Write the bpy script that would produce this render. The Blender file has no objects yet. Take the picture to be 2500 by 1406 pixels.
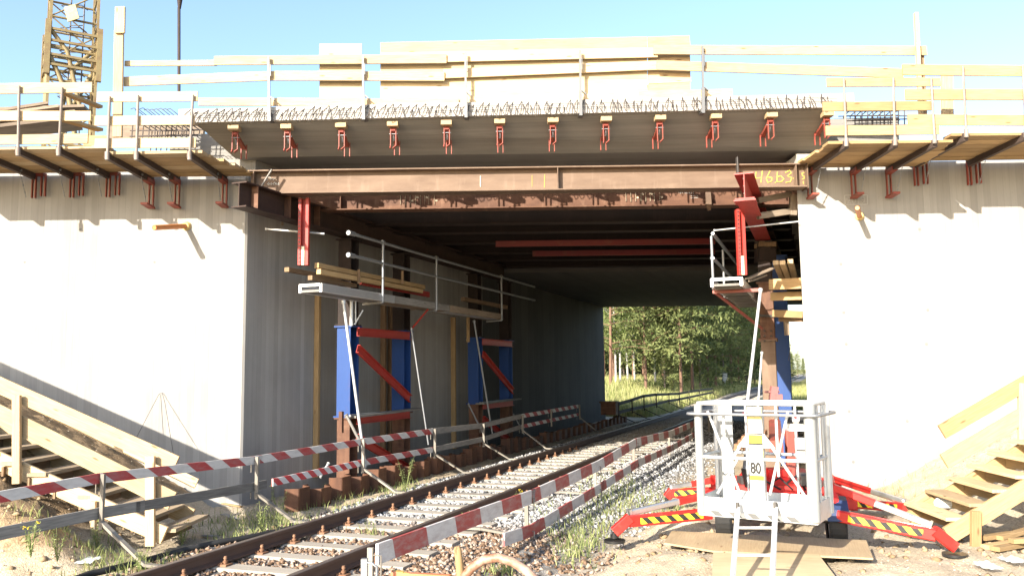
import bpy, math, random
import numpy as np
from math import radians, sin, cos, tan, pi, atan, sqrt
from mathutils import Vector, noise
random.seed(7); np.random.seed(7)
SC = bpy.context.scene; COL = SC.collection
# ------------------------------------------------------------------ camera, world, sun, exposure
CAM_H = 1.9; FPX = 2000.0
TH = atan(206/2000); ROLL = 0.0125
F_ = Vector((0, cos(TH), sin(TH))); R0 = Vector((1, 0, 0)); U0 = R0.cross(F_)
R_ = R0*cos(ROLL) - U0*sin(ROLL); U_ = U0*cos(ROLL) + R0*sin(ROLL)
CP = Vector((0, 0, CAM_H))
cam = bpy.data.cameras.new('camera'); cam.sensor_width = 36; cam.lens = 36*FPX/2500
cam.clip_end = 3000; cam.clip_start = .1
co = bpy.data.objects.new('camera', cam); COL.objects.link(co)
from mathutils import Matrix
co.matrix_world = Matrix(((R_.x, U_.x, -F_.x, 0), (R_.y, U_.y, -F_.y, 0), (R_.z, U_.z, -F_.z, CAM_H), (0, 0, 0, 1)))
SC.camera = co
SUN_AZ = radians(33); SUN_EL = radians(22.5)      # light travels 33 deg right of +Y
w = bpy.data.worlds.new('World'); SC.world = w; w.use_nodes = True
nt = w.node_tree; bg = nt.nodes['Background']
sky = nt.nodes.new('ShaderNodeTexSky'); sky.sky_type = 'NISHITA'; sky.sun_disc = False
sky.sun_elevation = SUN_EL; sky.sun_rotation = pi + SUN_AZ
sky.air_density = 1.0; sky.dust_density = 1.4; sky.ozone_density = 1.6
nt.links.new(sky.outputs[0], bg.inputs[0]); bg.inputs[1].default_value = 0.145
sl = bpy.data.lights.new('sun', 'SUN'); sl.energy = 5.0; sl.angle = radians(.5); sl.color = (1, .93, .82)
so = bpy.data.objects.new('sun', sl); COL.objects.link(so)
LD = Vector((sin(SUN_AZ)*cos(SUN_EL), cos(SUN_AZ)*cos(SUN_EL), -sin(SUN_EL)))
so.rotation_euler = LD.to_track_quat('-Z', 'Y').to_euler(); so.location = (-20, -30, 25)
vs = SC.view_settings; vs.view_transform = 'Standard'; vs.look = 'None'; vs.gamma = 1; vs.exposure = 1.45
SC.cycles.max_bounces = 8; SC.cycles.diffuse_bounces = 1
# ------------------------------------------------------------------ measuring helpers (photo pixel + a known plane -> world point)
AL = radians(20.5)
TU = Vector((sin(AL), cos(AL), 0)); TN = Vector((-cos(AL), sin(AL), 0))   # along track / left of track
def ray(px, py): return F_*FPX + R_*(px-1250) + U_*(703-py)
def PY(px, py, Y): v = ray(px, py); return CP + v*(Y/v.y)
def PZ(px, py, z): v = ray(px, py); return CP + v*((z-CAM_H)/v.z)
def PD(px, py, d): v = ray(px, py); return CP + v*(d/v.dot(TN))
def TR(s, d, z=0): p = TU*s + TN*d; return Vector((p.x, p.y, z))
def V(*a): return Vector(a)
# ------------------------------------------------------------------ mesh builder
class MB:
    def __init__(s): s.v = []; s.f = []; s.uv = []; s.r = []; s.m = []; s.sm = []
    def add(s, vs, fs, uvs, mat=0, smooth=False, r=None):
        o = len(s.v); s.v += [tuple(x) for x in vs]
        r = random.random() if r is None else r
        for f, u in zip(fs, uvs):
            s.f.append(tuple(i+o for i in f)); s.uv += u; s.r.append(r); s.m.append(mat); s.sm.append(smooth)
    def sweep(s, a, b, prof, up=(0, 0, 1), mat=0, cap=True, end_prof=None, r=None):
        """extrude closed 2-D profile (side,up) from a to b"""
        a = Vector(a); b = Vector(b); d = b-a; L = d.length
        if L < 1e-6: return
        d = d/L; up = Vector(up)
        side = d.cross(up)
        if side.length < 1e-4: side = d.cross(Vector((0, 1, 0)))
        side.normalize(); upn = side.cross(d)
        n = len(prof); pb = end_prof or prof
        vs = [a+side*x+upn*y for x, y in prof]+[b+side*x+upn*y for x, y in pb]
        ro = random.random()*20; fs = []; uvs = []; acc = 0
        for i in range(n):
            j = (i+1) % n; w = math.hypot(prof[j][0]-prof[i][0], prof[j][1]-prof[i][1])
            fs.append((i, j, n+j, n+i)); uvs.append([(ro, acc+ro), (ro, acc+w+ro), (ro+L, acc+w+ro), (ro+L, acc+ro)]); acc += w
        if cap:
            fs.append(tuple(range(n-1, -1, -1))); uvs.append([(ro+prof[i][1]*.1, ro+prof[i][0]) for i in range(n-1, -1, -1)])
            fs.append(tuple(range(n, 2*n))); uvs.append([(ro+pb[i][1]*.1, ro+pb[i][0]) for i in range(n)])
        s.add(vs, fs, uvs, mat, False, r)
    def box(s, a, b, w, h, up=(0, 0, 1), mat=0, bev=0.0, r=None):
        if bev:
            x, y, c = w/2, h/2, bev
            p = [(-x+c, -y), (x-c, -y), (x, -y+c), (x, y-c), (x-c, y), (-x+c, y), (-x, y-c), (-x, -y+c)]
        else: p = [(-w/2, -h/2), (w/2, -h/2), (w/2, h/2), (-w/2, h/2)]
        s.sweep(a, b, p, up, mat, r=r)
    def aab(s, x0, x1, y0, y1, z0, z1, mat=0):
        s.box(((x0+x1)/2, (y0+y1)/2, z0), ((x0+x1)/2, (y0+y1)/2, z1), abs(y1-y0), abs(x1-x0), up=(1, 0, 0), mat=mat)
    def ib(s, a, b, h, w, tf=.018, tw=.011, up=(0, 0, 1), mat=0):
        x, y, t = w/2, h/2, tw/2
        s.sweep(a, b, [(-x, -y), (x, -y), (x, -y+tf), (t, -y+tf), (t, y-tf), (x, y-tf), (x, y), (-x, y), (-x, y-tf), (-t, y-tf), (-t, -y+tf), (-x, -y+tf)], up, mat)
    def ch(s, a, b, h, w, t=.008, up=(0, 0, 1), mat=0):      # channel, open side +side
        y = h/2
        s.sweep(a, b, [(0, -y), (w, -y), (w, -y+t), (t, -y+t), (t, y-t), (w, y-t), (w, y), (0, y)], up, mat)
    def tube(s, pts, r, n=8, mat=0, cap=True):
        pts = [Vector(p) for p in pts]; rs = r if isinstance(r, (list, tuple)) else [r]*len(pts)
        ro = random.random()*20; vs = []; fs = []; uvs = []; acc = [0]
        prev = None
        for i, p in enumerate(pts):
            t = (pts[min(i+1, len(pts)-1)]-pts[max(i-1, 0)]).normalized()
            if prev is None:
                prev = t.orthogonal().normalized()
            prev = (prev-t*prev.dot(t)).normalized(); q = t.cross(prev)
            for k in range(n):
                a = 2*pi*k/n; vs.append(p+(prev*cos(a)+q*sin(a))*rs[i])
            if i: acc.append(acc[-1]+(p-pts[i-1]).length)
        for i in range(len(pts)-1):
            for k in range(n):
                k2 = (k+1) % n; c = 2*pi*rs[i]/n
                fs.append((i*n+k, i*n+k2, (i+1)*n+k2, (i+1)*n+k))
                uvs.append([(ro+acc[i], k*c+ro), (ro+acc[i], (k+1)*c+ro), (ro+acc[i+1], (k+1)*c+ro), (ro+acc[i+1], k*c+ro)])
        rr = random.random()
        s.add(vs, fs, uvs, mat, True, rr)
        if cap:
            m = (len(pts)-1)*n
            s.add(vs[:n], [tuple(range(n-1, -1, -1))], [[(ro, ro)]*n], mat, False, rr)
            s.add(vs[m:], [tuple(range(n))], [[(ro, ro)]*n], mat, False, rr)
    def prism(s, poly, vec, mat=0, r=None):
        """poly: 3-D points, extruded by vec"""
        vec = Vector(vec); P = [Vector(p) for p in poly]; n = len(P); L = vec.length
        nrm = Vector((0, 0, 0))
        for i in range(n): nrm += P[i].cross(P[(i+1) % n])
        if nrm.dot(vec) > 0: P.reverse()
        vs = P+[p+vec for p in P]; fs = []; uvs = []; acc = 0; ro = random.random()*20
        e1 = (P[1]-P[0]).normalized(); e2 = vec.normalized().cross(e1)
        for i in range(n):
            j = (i+1) % n; w = (P[j]-P[i]).length
            fs.append((j, i, n+i, n+j)); uvs.append([(ro, acc+w+ro), (ro, acc+ro), (ro+L, acc+ro), (ro+L, acc+w+ro)]); acc += w
        q = [(ro+(p-P[0]).dot(e1), ro+(p-P[0]).dot(e2)) for p in P]
        fs.append(tuple(range(n))); uvs.append(q)
        fs.append(tuple(range(2*n-1, n-1, -1))); uvs.append(q[::-1])
        s.add(vs, fs, uvs, mat, False, r)
    def plate(s, c, nrm, r, t, n=14, mat=0):
        c = Vector(c); nrm = Vector(nrm).normalized(); s.tube([c, c+nrm*t], r, n, mat)
def mk(name, mb, mats, parent=None, root=None, **kw):
    """link as one mesh object; parts keep world-measured verts, shifted by their root thing's location"""
    me = bpy.data.meshes.new(name); off = Vector((0, 0, 0))
    p = parent
    while p is not None: off = off+p.location; p = p.parent
    vs = np.array(mb.v, dtype=float).reshape(-1, 3)
    loc = Vector((0, 0, 0))
    if parent is None:
        loc = Vector((float((vs[:, 0].min()+vs[:, 0].max())/2), float((vs[:, 1].min()+vs[:, 1].max())/2), float(vs[:, 2].min())))
        if kw.get('kind') in ('structure', 'stuff'): loc = Vector((0, 0, 0))
        off = loc
    vs = vs-np.array(off)
    me.from_pydata(vs.tolist(), [], mb.f)
    if not isinstance(mats, (list, tuple)): mats = [mats]
    for m in mats: me.materials.append(m)
    me.polygons.foreach_set('material_index', mb.m); me.polygons.foreach_set('use_smooth', mb.sm)
    uv = me.uv_layers.new(name='UVMap'); uv.data.foreach_set('uv', [c for t in mb.uv for c in t])
    at = me.attributes.new('rnd', 'FLOAT', 'FACE'); at.data.foreach_set('value', mb.r)
    me.update()
    o = bpy.data.objects.new(name, me); COL.objects.link(o); o.location = loc
    if parent is not None: o.parent = parent
    tag(o, **kw); return o
def tag(o, label=None, cat=None, group=None, kind=None):
    if label: o['label'] = label
    if cat: o['category'] = cat
    if group: o['group'] = group
    if kind: o['kind'] = kind
    return o
def thing(name, label, cat, loc=(0, 0, 0), group=None):
    o = bpy.data.objects.new(name, None); COL.objects.link(o); o.location = loc; o.empty_display_size = .2
    return tag(o, label, cat, group)
def copy_tree(o, parent=None, loc=None, label=None, rz=None, sc=None):
    c = o.copy(); COL.objects.link(c); c.parent = parent
    if loc is not None: c.location = loc
    if rz is not None: c.rotation_euler = (0, 0, rz)
    if sc is not None: c.scale = sc if not isinstance(sc, (int, float)) else (sc, sc, sc)
    if label: c['label'] = label
    for ch in [k for k in KIDS(o)]: copy_tree(ch, c)
    return c
def KIDS(o): return [x for x in list(COL.objects) if x.parent == o]
def rawmesh(name, V3, F, mat, attr=None, parent=None, **kw):
    """numpy bulk mesh: V3 (n,3), F (m,k)"""
    me = bpy.data.meshes.new(name); n = len(V3); m, k = F.shape
    me.vertices.add(n); me.vertices.foreach_set('co', V3.astype(np.float32).ravel())
    me.loops.add(m*k); me.loops.foreach_set('vertex_index', F.astype(np.int32).ravel())
    me.polygons.add(m); me.polygons.foreach_set('loop_start', np.arange(0, m*k, k, dtype=np.int32))
    me.update(calc_edges=True)
    if attr is not None:
        at = me.attributes.new('rnd', 'FLOAT', 'FACE'); at.data.foreach_set('value', attr.astype(np.float32))
    for q in (mat if isinstance(mat, (list, tuple)) else [mat]): me.materials.append(q)
    o = bpy.data.objects.new(name, me); COL.objects.link(o)
    if parent: o.parent = parent
    return tag(o, **kw)
# ------------------------------------------------------------------ materials
class NT:
    def __init__(s, name):
        s.m = bpy.data.materials.new(name); s.m.use_nodes = True; s.t = s.m.node_tree
        s.b = s.t.nodes['Principled BSDF']
    def n(s, t, **kw):
        x = s.t.nodes.new('ShaderNode'+t)
        for k, v in kw.items(): setattr(x, k, v)
        return x
    def put(s, sock, v):
        if isinstance(v, bpy.types.NodeSocket): s.t.links.new(v, sock)
        elif isinstance(v, tuple) and len(v) == 3 and len(sock.default_value) == 4: sock.default_value = (*v, 1)
        else: sock.default_value = v
    def uv(s): return s.n('UVMap', uv_map='UVMap').outputs[0]
    def pos(s): return s.n('NewGeometry').outputs['Position']
    def obj(s): return s.n('TexCoord').outputs['Object']
    def rnd(s): return s.n('Attribute', attribute_name='rnd').outputs['Fac']
    def map(s, v, sc=(1, 1, 1), loc=(0, 0, 0), rot=(0, 0, 0)):
        x = s.n('Mapping'); s.put(x.inputs[0], v); x.inputs[1].default_value = loc; x.inputs[2].default_value = rot; x.inputs[3].default_value = sc; return x.outputs[0]
    def noise(s, v, scale=5, detail=4, rough=.6, dist=0, w=None):
        x = s.n('TexNoise'); s.put(x.inputs['Vector'], v); x.inputs['Scale'].default_value = scale
        x.inputs['Detail'].default_value = detail; x.inputs['Roughness'].default_value = rough; x.inputs['Distortion'].default_value = dist
        return x.outputs[0]
    def vor(s, v, scale=5, feature='F1', out='Distance', rand=1):
        x = s.n('TexVoronoi', feature=feature); s.put(x.inputs['Vector'], v); x.inputs['Scale'].default_value = scale; x.inputs['Randomness'].default_value = rand; return x.outputs[out]
    def ramp(s, f, stops):
        x = s.n('ValToRGB'); s.put(x.inputs[0], f); e = x.color_ramp.elements
        while len(e) < len(stops): e.new(.5)
        for i, (p, c) in enumerate(stops):
            e[i].position = p; e[i].color = (c, c, c, 1) if isinstance(c, (int, float)) else (*c, 1)
        return x.outputs[0]
    def math(s, op, a, b=0.0, c=None, clamp=False):
        x = s.n('Math', operation=op, use_clamp=clamp); s.put(x.inputs[0], a); s.put(x.inputs[1], b)
        if c is not None: s.put(x.inputs[2], c)
        return x.outputs[0]
    def mix(s, f, a, b, mode='MIX'):
        x = s.n('Mix', data_type='RGBA', blend_type=mode); s.put(x.inputs[0], f); s.put(x.inputs[6], a); s.put(x.inputs[7], b); return x.outputs[2]
    def sep(s, v): x = s.n('SeparateXYZ'); s.put(x.inputs[0], v); return x.outputs
    def bump(s, h, st=.3, d=.01):
        x = s.n('Bump'); s.put(x.inputs['Height'], h); x.inputs['Strength'].default_value = st; x.inputs['Distance'].default_value = d
        s.t.links.new(x.outputs[0], s.b.inputs['Normal'])
    def out(s, col=None, rough=None, metal=None, spec=None):
        if col is not None: s.put(s.b.inputs['Base Color'], col)
        if rough is not None: s.put(s.b.inputs['Roughness'], rough)
        if metal is not None: s.put(s.b.inputs['Metallic'], metal)
        if spec is not None: s.put(s.b.inputs['Specular IOR Level'], spec)
        return s.m
def m_wood(name, c1, c2, knot=(.25, .13, .06), gray=0.0):
    t = NT(name); uv = t.uv()
    g = t.noise(t.map(uv, (1.2, 22, 1)), 3, 5, .6, .4)
    col = t.mix(t.ramp(g, [(.35, 0), (.7, 1)]), c1, c2)
    k = t.vor(t.map(uv, (1.6, 6, 1)), 1.3); km = t.ramp(k, [(.06, 1), (.13, 0)])
    col = t.mix(t.math('MULTIPLY', km, .75), col, knot)
    big = t.noise(t.map(uv, (.7, 1.5, 1)), 1.5, 3); col = t.mix(t.math('MULTIPLY', t.ramp(big, [(.45, 0), (.75, 1)]), .45+gray), col, tuple(x*.6 for x in c2))
    hs = t.n('HueSaturation'); t.put(hs.inputs['Color'], col); t.put(hs.inputs['Value'], t.math('MULTIPLY_ADD', t.rnd(), .5, .7))
    t.bump(g, .25, .004); return t.out(hs.outputs[0], .75, spec=.25)
def m_conc(name, c=(.36, .35, .33), board=.12, streak=.5, light=(.5, .49, .46)):
    t = NT(name); uv = t.uv(); s = t.sep(uv)
    bid = t.math('FLOOR', t.math('DIVIDE', s[1], board)); wn = t.n('TexWhiteNoise', noise_dimensions='1D'); t.put(wn.inputs['W'], bid)
    st = t.noise(t.map(uv, (.35, 9, 1)), 2, 5, .65); bl = t.noise(t.map(uv, (1, 1, 1)), .8, 5, .6)
    f = t.math('ADD', t.math('MULTIPLY', wn.outputs[0], .16), t.math('ADD', t.math('MULTIPLY', st, streak), t.math('MULTIPLY', bl, .45)))
    col = t.mix(t.ramp(f, [(.3, 0), (.85, 1)]), tuple(x*.72 for x in c), light)
    fr = t.math('FRACT', t.math('DIVIDE', s[1], board)); ln = t.math('LESS_THAN', fr, .05)
    col = t.mix(t.math('MULTIPLY', ln, .25), col, (.16, .155, .15))
    pit = t.ramp(t.vor(uv, 9), [(.03, 1), (.07, 0)]); col = t.mix(t.math('MULTIPLY', pit, .5), col, (.14, .13, .12))
    fine = t.noise(uv, 60, 3); t.bump(t.math('ADD', t.math('MULTIPLY', ln, -.8), t.math('MULTIPLY', fine, .35)), .5, .006)
    return t.out(col, .85, spec=.2)
def m_paint(name, c, rust=.35, rc=(.13, .055, .028), rough=.5, metal=0, scale=3):
    t = NT(name); p = t.uv()
    a = t.noise(p, scale, 6, .7); b = t.noise(t.map(p, (1, 4, 1)), scale*2.2, 4)
    col = t.mix(t.math('MULTIPLY', b, .5), c, tuple(x*.62 for x in c))
    col = t.mix(t.math('MULTIPLY', t.ramp(a, [(.62-rust*.35, 0), (.8-rust*.3, 1)]), min(1, rust*1.6)), col, rc)
    t.bump(a, .15, .004); return t.out(col, t.math('MULTIPLY_ADD', a, .3, rough-.12), metal)
def m_rust(name, c1=(.17, .085, .05), c2=(.085, .042, .028), c3=(.28, .17, .11)):
    t = NT(name); p = t.uv(); a = t.noise(t.map(p, (.8, 3, 1)), 1.6, 7, .65); b = t.noise(t.map(p, (6, .8, 1)), 1.4, 4)
    col = t.mix(t.ramp(a, [(.35, 0), (.68, 1)]), c2, c1)
    col = t.mix(t.math('MULTIPLY', t.ramp(b, [(.55, 0), (.8, 1)]), .55), col, c3)
    fine = t.noise(p, 45, 3); t.bump(fine, .25, .004); return t.out(col, .68, .15, .3)
def m_metal(name, c=(.62, .63, .63), rough=.35, metal=.8, var=.5):
    t = NT(name); p = t.uv(); a = t.noise(t.map(p, (2, 6, 1)), 3, 5)
    col = t.mix(t.math('MULTIPLY', a, var), c, tuple(x*.45 for x in c)); return t.out(col, t.math('MULTIPLY_ADD', a, .4, rough-.15), metal)
def m_stripe(name, ca, cb, period=.55, slant=1.0, wear=.4, wc=(.3, .27, .25), duty=.5, vm=0.0, scuff=4):
    t = NT(name); uv = t.uv(); s = t.sep(uv)
    f = t.math('FRACT', t.math('DIVIDE', t.math('ADD', s[0], t.math('MULTIPLY', s[1], slant)), period)); m = t.math('LESS_THAN', f, duty)
    col = t.mix(m, ca, cb); a = t.noise(t.map(uv, (1, 3, 1)), scuff, 6, .7)
    col = t.mix(t.math('MULTIPLY', t.ramp(a, [(.45, 0), (.72, 1)]), wear), col, wc)
    return t.out(col, .6)
def m_flat(name, c, rough=.6, metal=0, emit=None): t = NT(name); p = t.obj(); a = t.noise(p, 6, 4); return t.out(t.mix(t.math('MULTIPLY', a, .5), c, tuple(x*.6 for x in c)), rough, metal)
WN = m_wood('new_timber', (.6, .45, .27), (.47, .32, .165), knot=(.16, .08, .04))
WN2 = m_wood('yellow_timber', (.46, .31, .16), (.36, .23, .1), knot=(.15, .07, .03))
WP = m_wood('pale_plywood', (.52, .41, .25), (.44, .33, .18), knot=(.22, .12, .05))
WO = m_wood('old_timber', (.33, .26, .19), (.2, .15, .11), gray=.2)
WG = m_wood('grey_weathered_timber', (.3, .28, .25), (.17, .155, .14), knot=(.1, .09, .08))
WD = m_wood('dark_timber', (.3, .2, .12), (.18, .11, .06))
CO = m_conc('board_marked_concrete', (.37, .35, .32), .12, .25, (.46, .44, .405)); CS = m_conc('smooth_concrete', (.3, .28, .25), .16, .35, (.38, .36, .32))
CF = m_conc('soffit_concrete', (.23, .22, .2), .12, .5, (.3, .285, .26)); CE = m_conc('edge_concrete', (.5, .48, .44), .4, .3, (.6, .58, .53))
RU = m_rust('rusty_steel'); RB = m_rust('brown_steel', (.19, .13, .09), (.13, .085, .058), (.26, .19, .14))
RD = m_rust('dark_shaded_rusty_steel', (.035, .022, .018), (.02, .014, .012), (.06, .035, .027))  # rust tone lowered to carry shade under the deck; the dark pole shares it
RAILM = m_rust('rail_steel', (.085, .045, .03), (.05, .028, .02), (.12, .07, .045))
RP = m_rust('sheet_pile_steel', (.17, .08, .045), (.085, .042, .028), (.25, .14, .08))
RED = m_paint('red_paint', (.42, .035, .025), .25); REDF = m_paint('red_primer', (.3, .06, .04), .45); REDL = m_paint('lift_red', (.6, .022, .016), .2, (.3, .12, .08), rough=.4, scale=4)
BLU = m_paint('blue_paint', (.008, .05, .2), .15, rough=.6); ORP = m_paint('orange_plastic', (.62, .23, .07), .05)
YEL = m_paint('crane_yellow', (.25, .19, .085), .4); ALU = m_metal('aluminium', (.8, .8, .8), .38, .75); GAL = m_metal('galvanised_steel', (.3, .31, .32), .45, .6)
ALP = m_paint('pale_aluminium', (.6, .61, .6), .35, (.36, .33, .28), .45, .35, 4); STD = m_metal('dark_steel', (.12, .11, .1), .5, .6); REB = m_rust('rebar_steel', (.11, .09, .08), (.06, .05, .045), (.17, .12, .09))
BLK = m_flat('black_rubber', (.018, .018, .018), .7); WHT = m_flat('white_paint', (.8, .8, .78), .4); YELF = m_flat('yellow_label', (.7, .5, .02), .5)
CHR = m_metal('worn_chrome', (.75, .74, .72), .3, .9, .3); BLP = m_flat('black_paint', (.02, .02, .02), .35)
STR = m_stripe('red_white_board', (.62, .59, .55), (.4, .045, .045), .66, 1.6, .5)
STR2 = m_stripe('worn_red_white_board', (.6, .57, .54), (.36, .06, .055), 1.3, .35, .75, (.36, .3, .28))
STR3 = m_stripe('short_red_white_board', (.66, .63, .6), (.52, .04, .045), .3, 1.3, .2)
HAZ = m_stripe('yellow_black_tape', (.85, .62, .03), (.015, .015, .015), .16, 1.0, .08, (.3, .25, .1)); HAZ2 = m_stripe('grey_white_tape', (.7, .7, .66), (.09, .09, .085), .2, 1.2, .2)
CHK = m_flat('chalk', (.75, .73, .65), .9); CHY = m_flat('yellow_chalk', (.75, .58, .1), .9)

RM = m_rust('shaded_brown_steel', (.06, .034, .026), (.035, .022, .017), (.09, .055, .04)); TRD = m_wood('muddy_timber', (.42, .33, .22), (.3, .22, .14)); BKT = m_wood('blackish_timber', (.06, .05, .04), (.035, .03, .025))  # brown steel holds the interior shade of the left girder in its colour
CSO = m_conc('shade_toned_concrete', (.085, .083, .08), .6, .4, (.13, .127, .12))  # underpass shade is darkened into this concrete colour
# ------------------------------------------------------------------ ground
def sst(x, a, b):
    t = min(1, max(0, (x-a)/(b-a))); return t*t*(3-2*t)
WY = 14.4; DL = 9.46; DR = .25; FAR = 38.5
def G(x, y, nz=True):
    s = x*TU.x+y*TU.y; d = x*TN.x+y*TN.y
    z = -.33
    z += (.13)*sst(d, 2.2, 3.9)*(1-sst(d, 7.1, 7.7))
    z += .17*(1-sst(d, 1.6, 2.8))*(1-sst(s, 15, 20))
    zb = z
    if y < 40:
        z += .6*min(4, max(0, -5.2-x))*sst(y, 8.7, 10.9)*(1-sst(y, 14.6, 15.4))
        z += .5*math.exp(-((x+5.75)/.8)**2-((y-9.75)/.5)**2)
        z += .5*min(5, max(0, x-6.3))*sst(y, 9.6, 11.4)*(1-sst(y, 14.6, 15.4))
        z += .10*math.exp(-((x-1.7)/.6)**2-((y-9.0)/.5)**2)
        z += .22*math.exp(-((x-2.25)/.3)**2-((y-11.2)/.35)**2)
        z -= .16*math.exp(-((x-4.3)/.55)**2-((y-10.4)/.5)**2)
    if s > 36:
        k = sst(s, 38, 44)
        z += k*1.15*sst(d, 9.2, 16)+k*.45*(1-sst(d, -5, 2.0))
    if nz:
        off = 1 if (d < 3.0 or d > 7.6) else .15
        if y < 40:
            n1 = noise.noise(V(x*1.3, y*1.3, 0)); n2 = noise.noise(V(x*5, y*5, 3)); n3 = noise.noise(V(x*13, y*13, 7))
            z += off*(.035*n1+.034*n2+.02*n3*(1+3*min(1, abs(z-zb)*2)))
            if x < -4.4 and y < 11.5: z += off*.07*noise.noise(V(x*3.2, y*3.2, 11))*min(1, (z-zb)*3+.2)
        else: z += off*.15*noise.noise(V(x*.15, y*.15, 2))
    return z
def axis(lo, hi, st, far, g=1.12):
    a = list(np.arange(lo, hi, st)); s = st; x = lo
    L = []
    while x > -far: s *= g; x -= s; L.append(x)
    R = []; s = st; x = a[-1]
    while x < far: s *= g; x += s; R.append(x)
    return L[::-1]+a+R
GX = axis(-8, 8.5, .085, 900); GY = [y for y in axis(6.2, 15.5, .085, 1500, 1.06) if y > -30]
Vg = np.array([(x, y, G(x, y)) for y in GY for x in GX]); nx = len(GX)
ii = np.array([(j*nx+i, j*nx+i+1, (j+1)*nx+i+1, (j+1)*nx+i) for j in range(len(GY)-1) for i in range(nx-1)])
t = NT('sandy_ground'); p = t.pos(); n1 = t.noise(p, 1.1, 6, .65); n2 = t.noise(p, 14, 4, .7); n3 = t.noise(p, .35, 3)
def dotn(t, p, vec): x = t.n('VectorMath', operation='DOT_PRODUCT'); t.put(x.inputs[0], p); x.inputs[1].default_value = vec; return x.outputs['Value']
dd = dotn(t, p, TN); ss = dotn(t, p, TU); sx = t.sep(p)
sand = t.mix(t.ramp(n1, [(.35, 0), (.65, 1)]), (.46, .37, .255), (.62, .515, .375))
dirt = t.mix(t.ramp(n2, [(.3, 0), (.7, 1)]), (.29, .195, .11), (.46, .33, .2))
lm = t.math('MULTIPLY', t.math('LESS_THAN', sx[0], -5.0), t.ramp(t.math('ADD', t.math('MULTIPLY', sx[2], 1.2), t.math('ADD', n1, .15)), [(.45, 0), (.7, 1)]))
lm = t.math('MULTIPLY', lm, t.math('LESS_THAN', sx[1], 14.4)); col = t.mix(lm, sand, dirt)
sp = t.ramp(t.noise(p, 38, 3, .8), [(.3, .55), (.62, 1.0)]); col = t.mix(1.0, col, sp, 'MULTIPLY')
ba = t.math('MULTIPLY', t.ramp(t.math('ADD', dd, t.math('MULTIPLY', n1, .9)), [(.0, 0), (1, 1)]), 1)
mr = t.n('MapRange'); t.put(mr.inputs[0], t.math('ADD', dd, t.math('MULTIPLY', n1, 1.0))); mr.inputs[1].default_value = 2.9; mr.inputs[2].default_value = 3.5
mr2 = t.n('MapRange'); t.put(mr2.inputs[0], dd); mr2.inputs[1].default_value = 7.5; mr2.inputs[2].default_value = 7.15
bm_ = t.math('MULTIPLY', mr.outputs[0], mr2.outputs[0])
vb = t.vor(p, 19, out='Color'); bal = t.mix(t.ramp(vb, [(.1, 0), (.9, 1)]), (.12, .105, .09), (.33, .31, .28)); col = t.mix(bm_, col, bal)
mg = t.n('MapRange'); t.put(mg.inputs[0], t.math('ADD', ss, t.math('MULTIPLY', n3, 5))); mg.inputs[1].default_value = 41; mg.inputs[2].default_value = 43
notr = t.math('GREATER_THAN', t.math('ABSOLUTE', t.math('SUBTRACT', dd, 5.6)), 2.2)
gr = t.mix(n1, (.16, .17, .05), (.3, .26, .12)); col = t.mix(t.math('MULTIPLY', mg.outputs[0], notr), col, gr)
t.bump(t.math('ADD', t.math('MULTIPLY', n2, .6), t.noise(p, 50, 4)), .8, .02); GM = t.out(col, .95, spec=.1)
g = rawmesh('ground', Vg, ii, GM, kind='structure'); g.data.polygons.foreach_set('use_smooth', [True]*len(ii))
# ------------------------------------------------------------------ ballast stones
def stones(name, pts, sz, mat, label):
    n = len(pts); base = np.array([(1, 0, 0), (-1, 0, 0), (0, 1, 0), (0, -1, 0), (0, 0, 1), (0, 0, -1)], float)
    F = np.array([(0, 2, 4), (2, 1, 4), (1, 3, 4), (3, 0, 4), (2, 0, 5), (1, 2, 5), (3, 1, 5), (0, 3, 5)])
    base = np.repeat(base[None], n, 0)+np.random.uniform(-.45, .45, (n, 6, 3))
    an = np.random.uniform(0, 6.28, n); ca, sa = np.cos(an)[:, None], np.sin(an)[:, None]
    X = base[:, :, 0]*ca-base[:, :, 1]*sa; Y = base[:, :, 0]*sa+base[:, :, 1]*ca
    r = (sz*np.random.uniform(.6, 1.35, n))[:, None]
    P = np.stack([X*r, Y*r, base[:, :, 2]*r*.75], 2)+pts[:, None, :]
    FF = (F[None]+(np.arange(n)*6)[:, None, None]).reshape(-1, 3)
    return rawmesh(name, P.reshape(-1, 3), FF, mat, attr=np.repeat(np.random.rand(n), 8), kind='stuff', label=label, cat='gravel')
t = NT('ballast_stone'); rn = t.rnd(); ss = dotn(t, t.pos(), TU); nn = t.noise(t.pos(), .8, 3)
gcol = t.ramp(rn, [(0, (.1, .097, .093)), (.45, (.26, .255, .25)), (1, (.5, .49, .47))]); bcol = t.ramp(rn, [(0, (.1, .06, .035)), (.6, (.25, .165, .11)), (1, (.4, .33, .27))])
f = t.n('MapRange'); t.put(f.inputs[0], t.math('ADD', ss, t.math('MULTIPLY', nn, 3.2))); f.inputs[1].default_value = 11.4; f.inputs[2].default_value = 12.8
BST = t.out(t.mix(f.outputs[0], bcol, gcol), .9, spec=.2)
N = 56000; S = 5.5+30*np.random.rand(N)**1.35; Dd = np.random.uniform(2.1, 7.25, N)
q = np.abs(((S-8.17+.315) % .63)-.315) < .135
keep = ~((Dd > 4.25) & (Dd < 6.95) & q & (np.random.rand(N) > .05))
keep &= (np.random.rand(N) < np.clip((Dd-2.2)/1.1, 0, 1)) & (np.random.rand(N) < np.clip((7.5-Dd)/.5, .15, 1))
S = S[keep]; Dd = Dd[keep]; PX = S*TU.x+Dd*TN.x; PYy = S*TU.y+Dd*TN.y
Zs = np.array([G(a, b, False) for a, b in zip(PX, PYy)])+np.random.uniform(-.012, .02, len(S))
stones('ballast_gravel', np.stack([PX, PYy, Zs], 1), .03, BST, 'grey and brown crushed stone ballast around the rails')
pp = []
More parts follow.
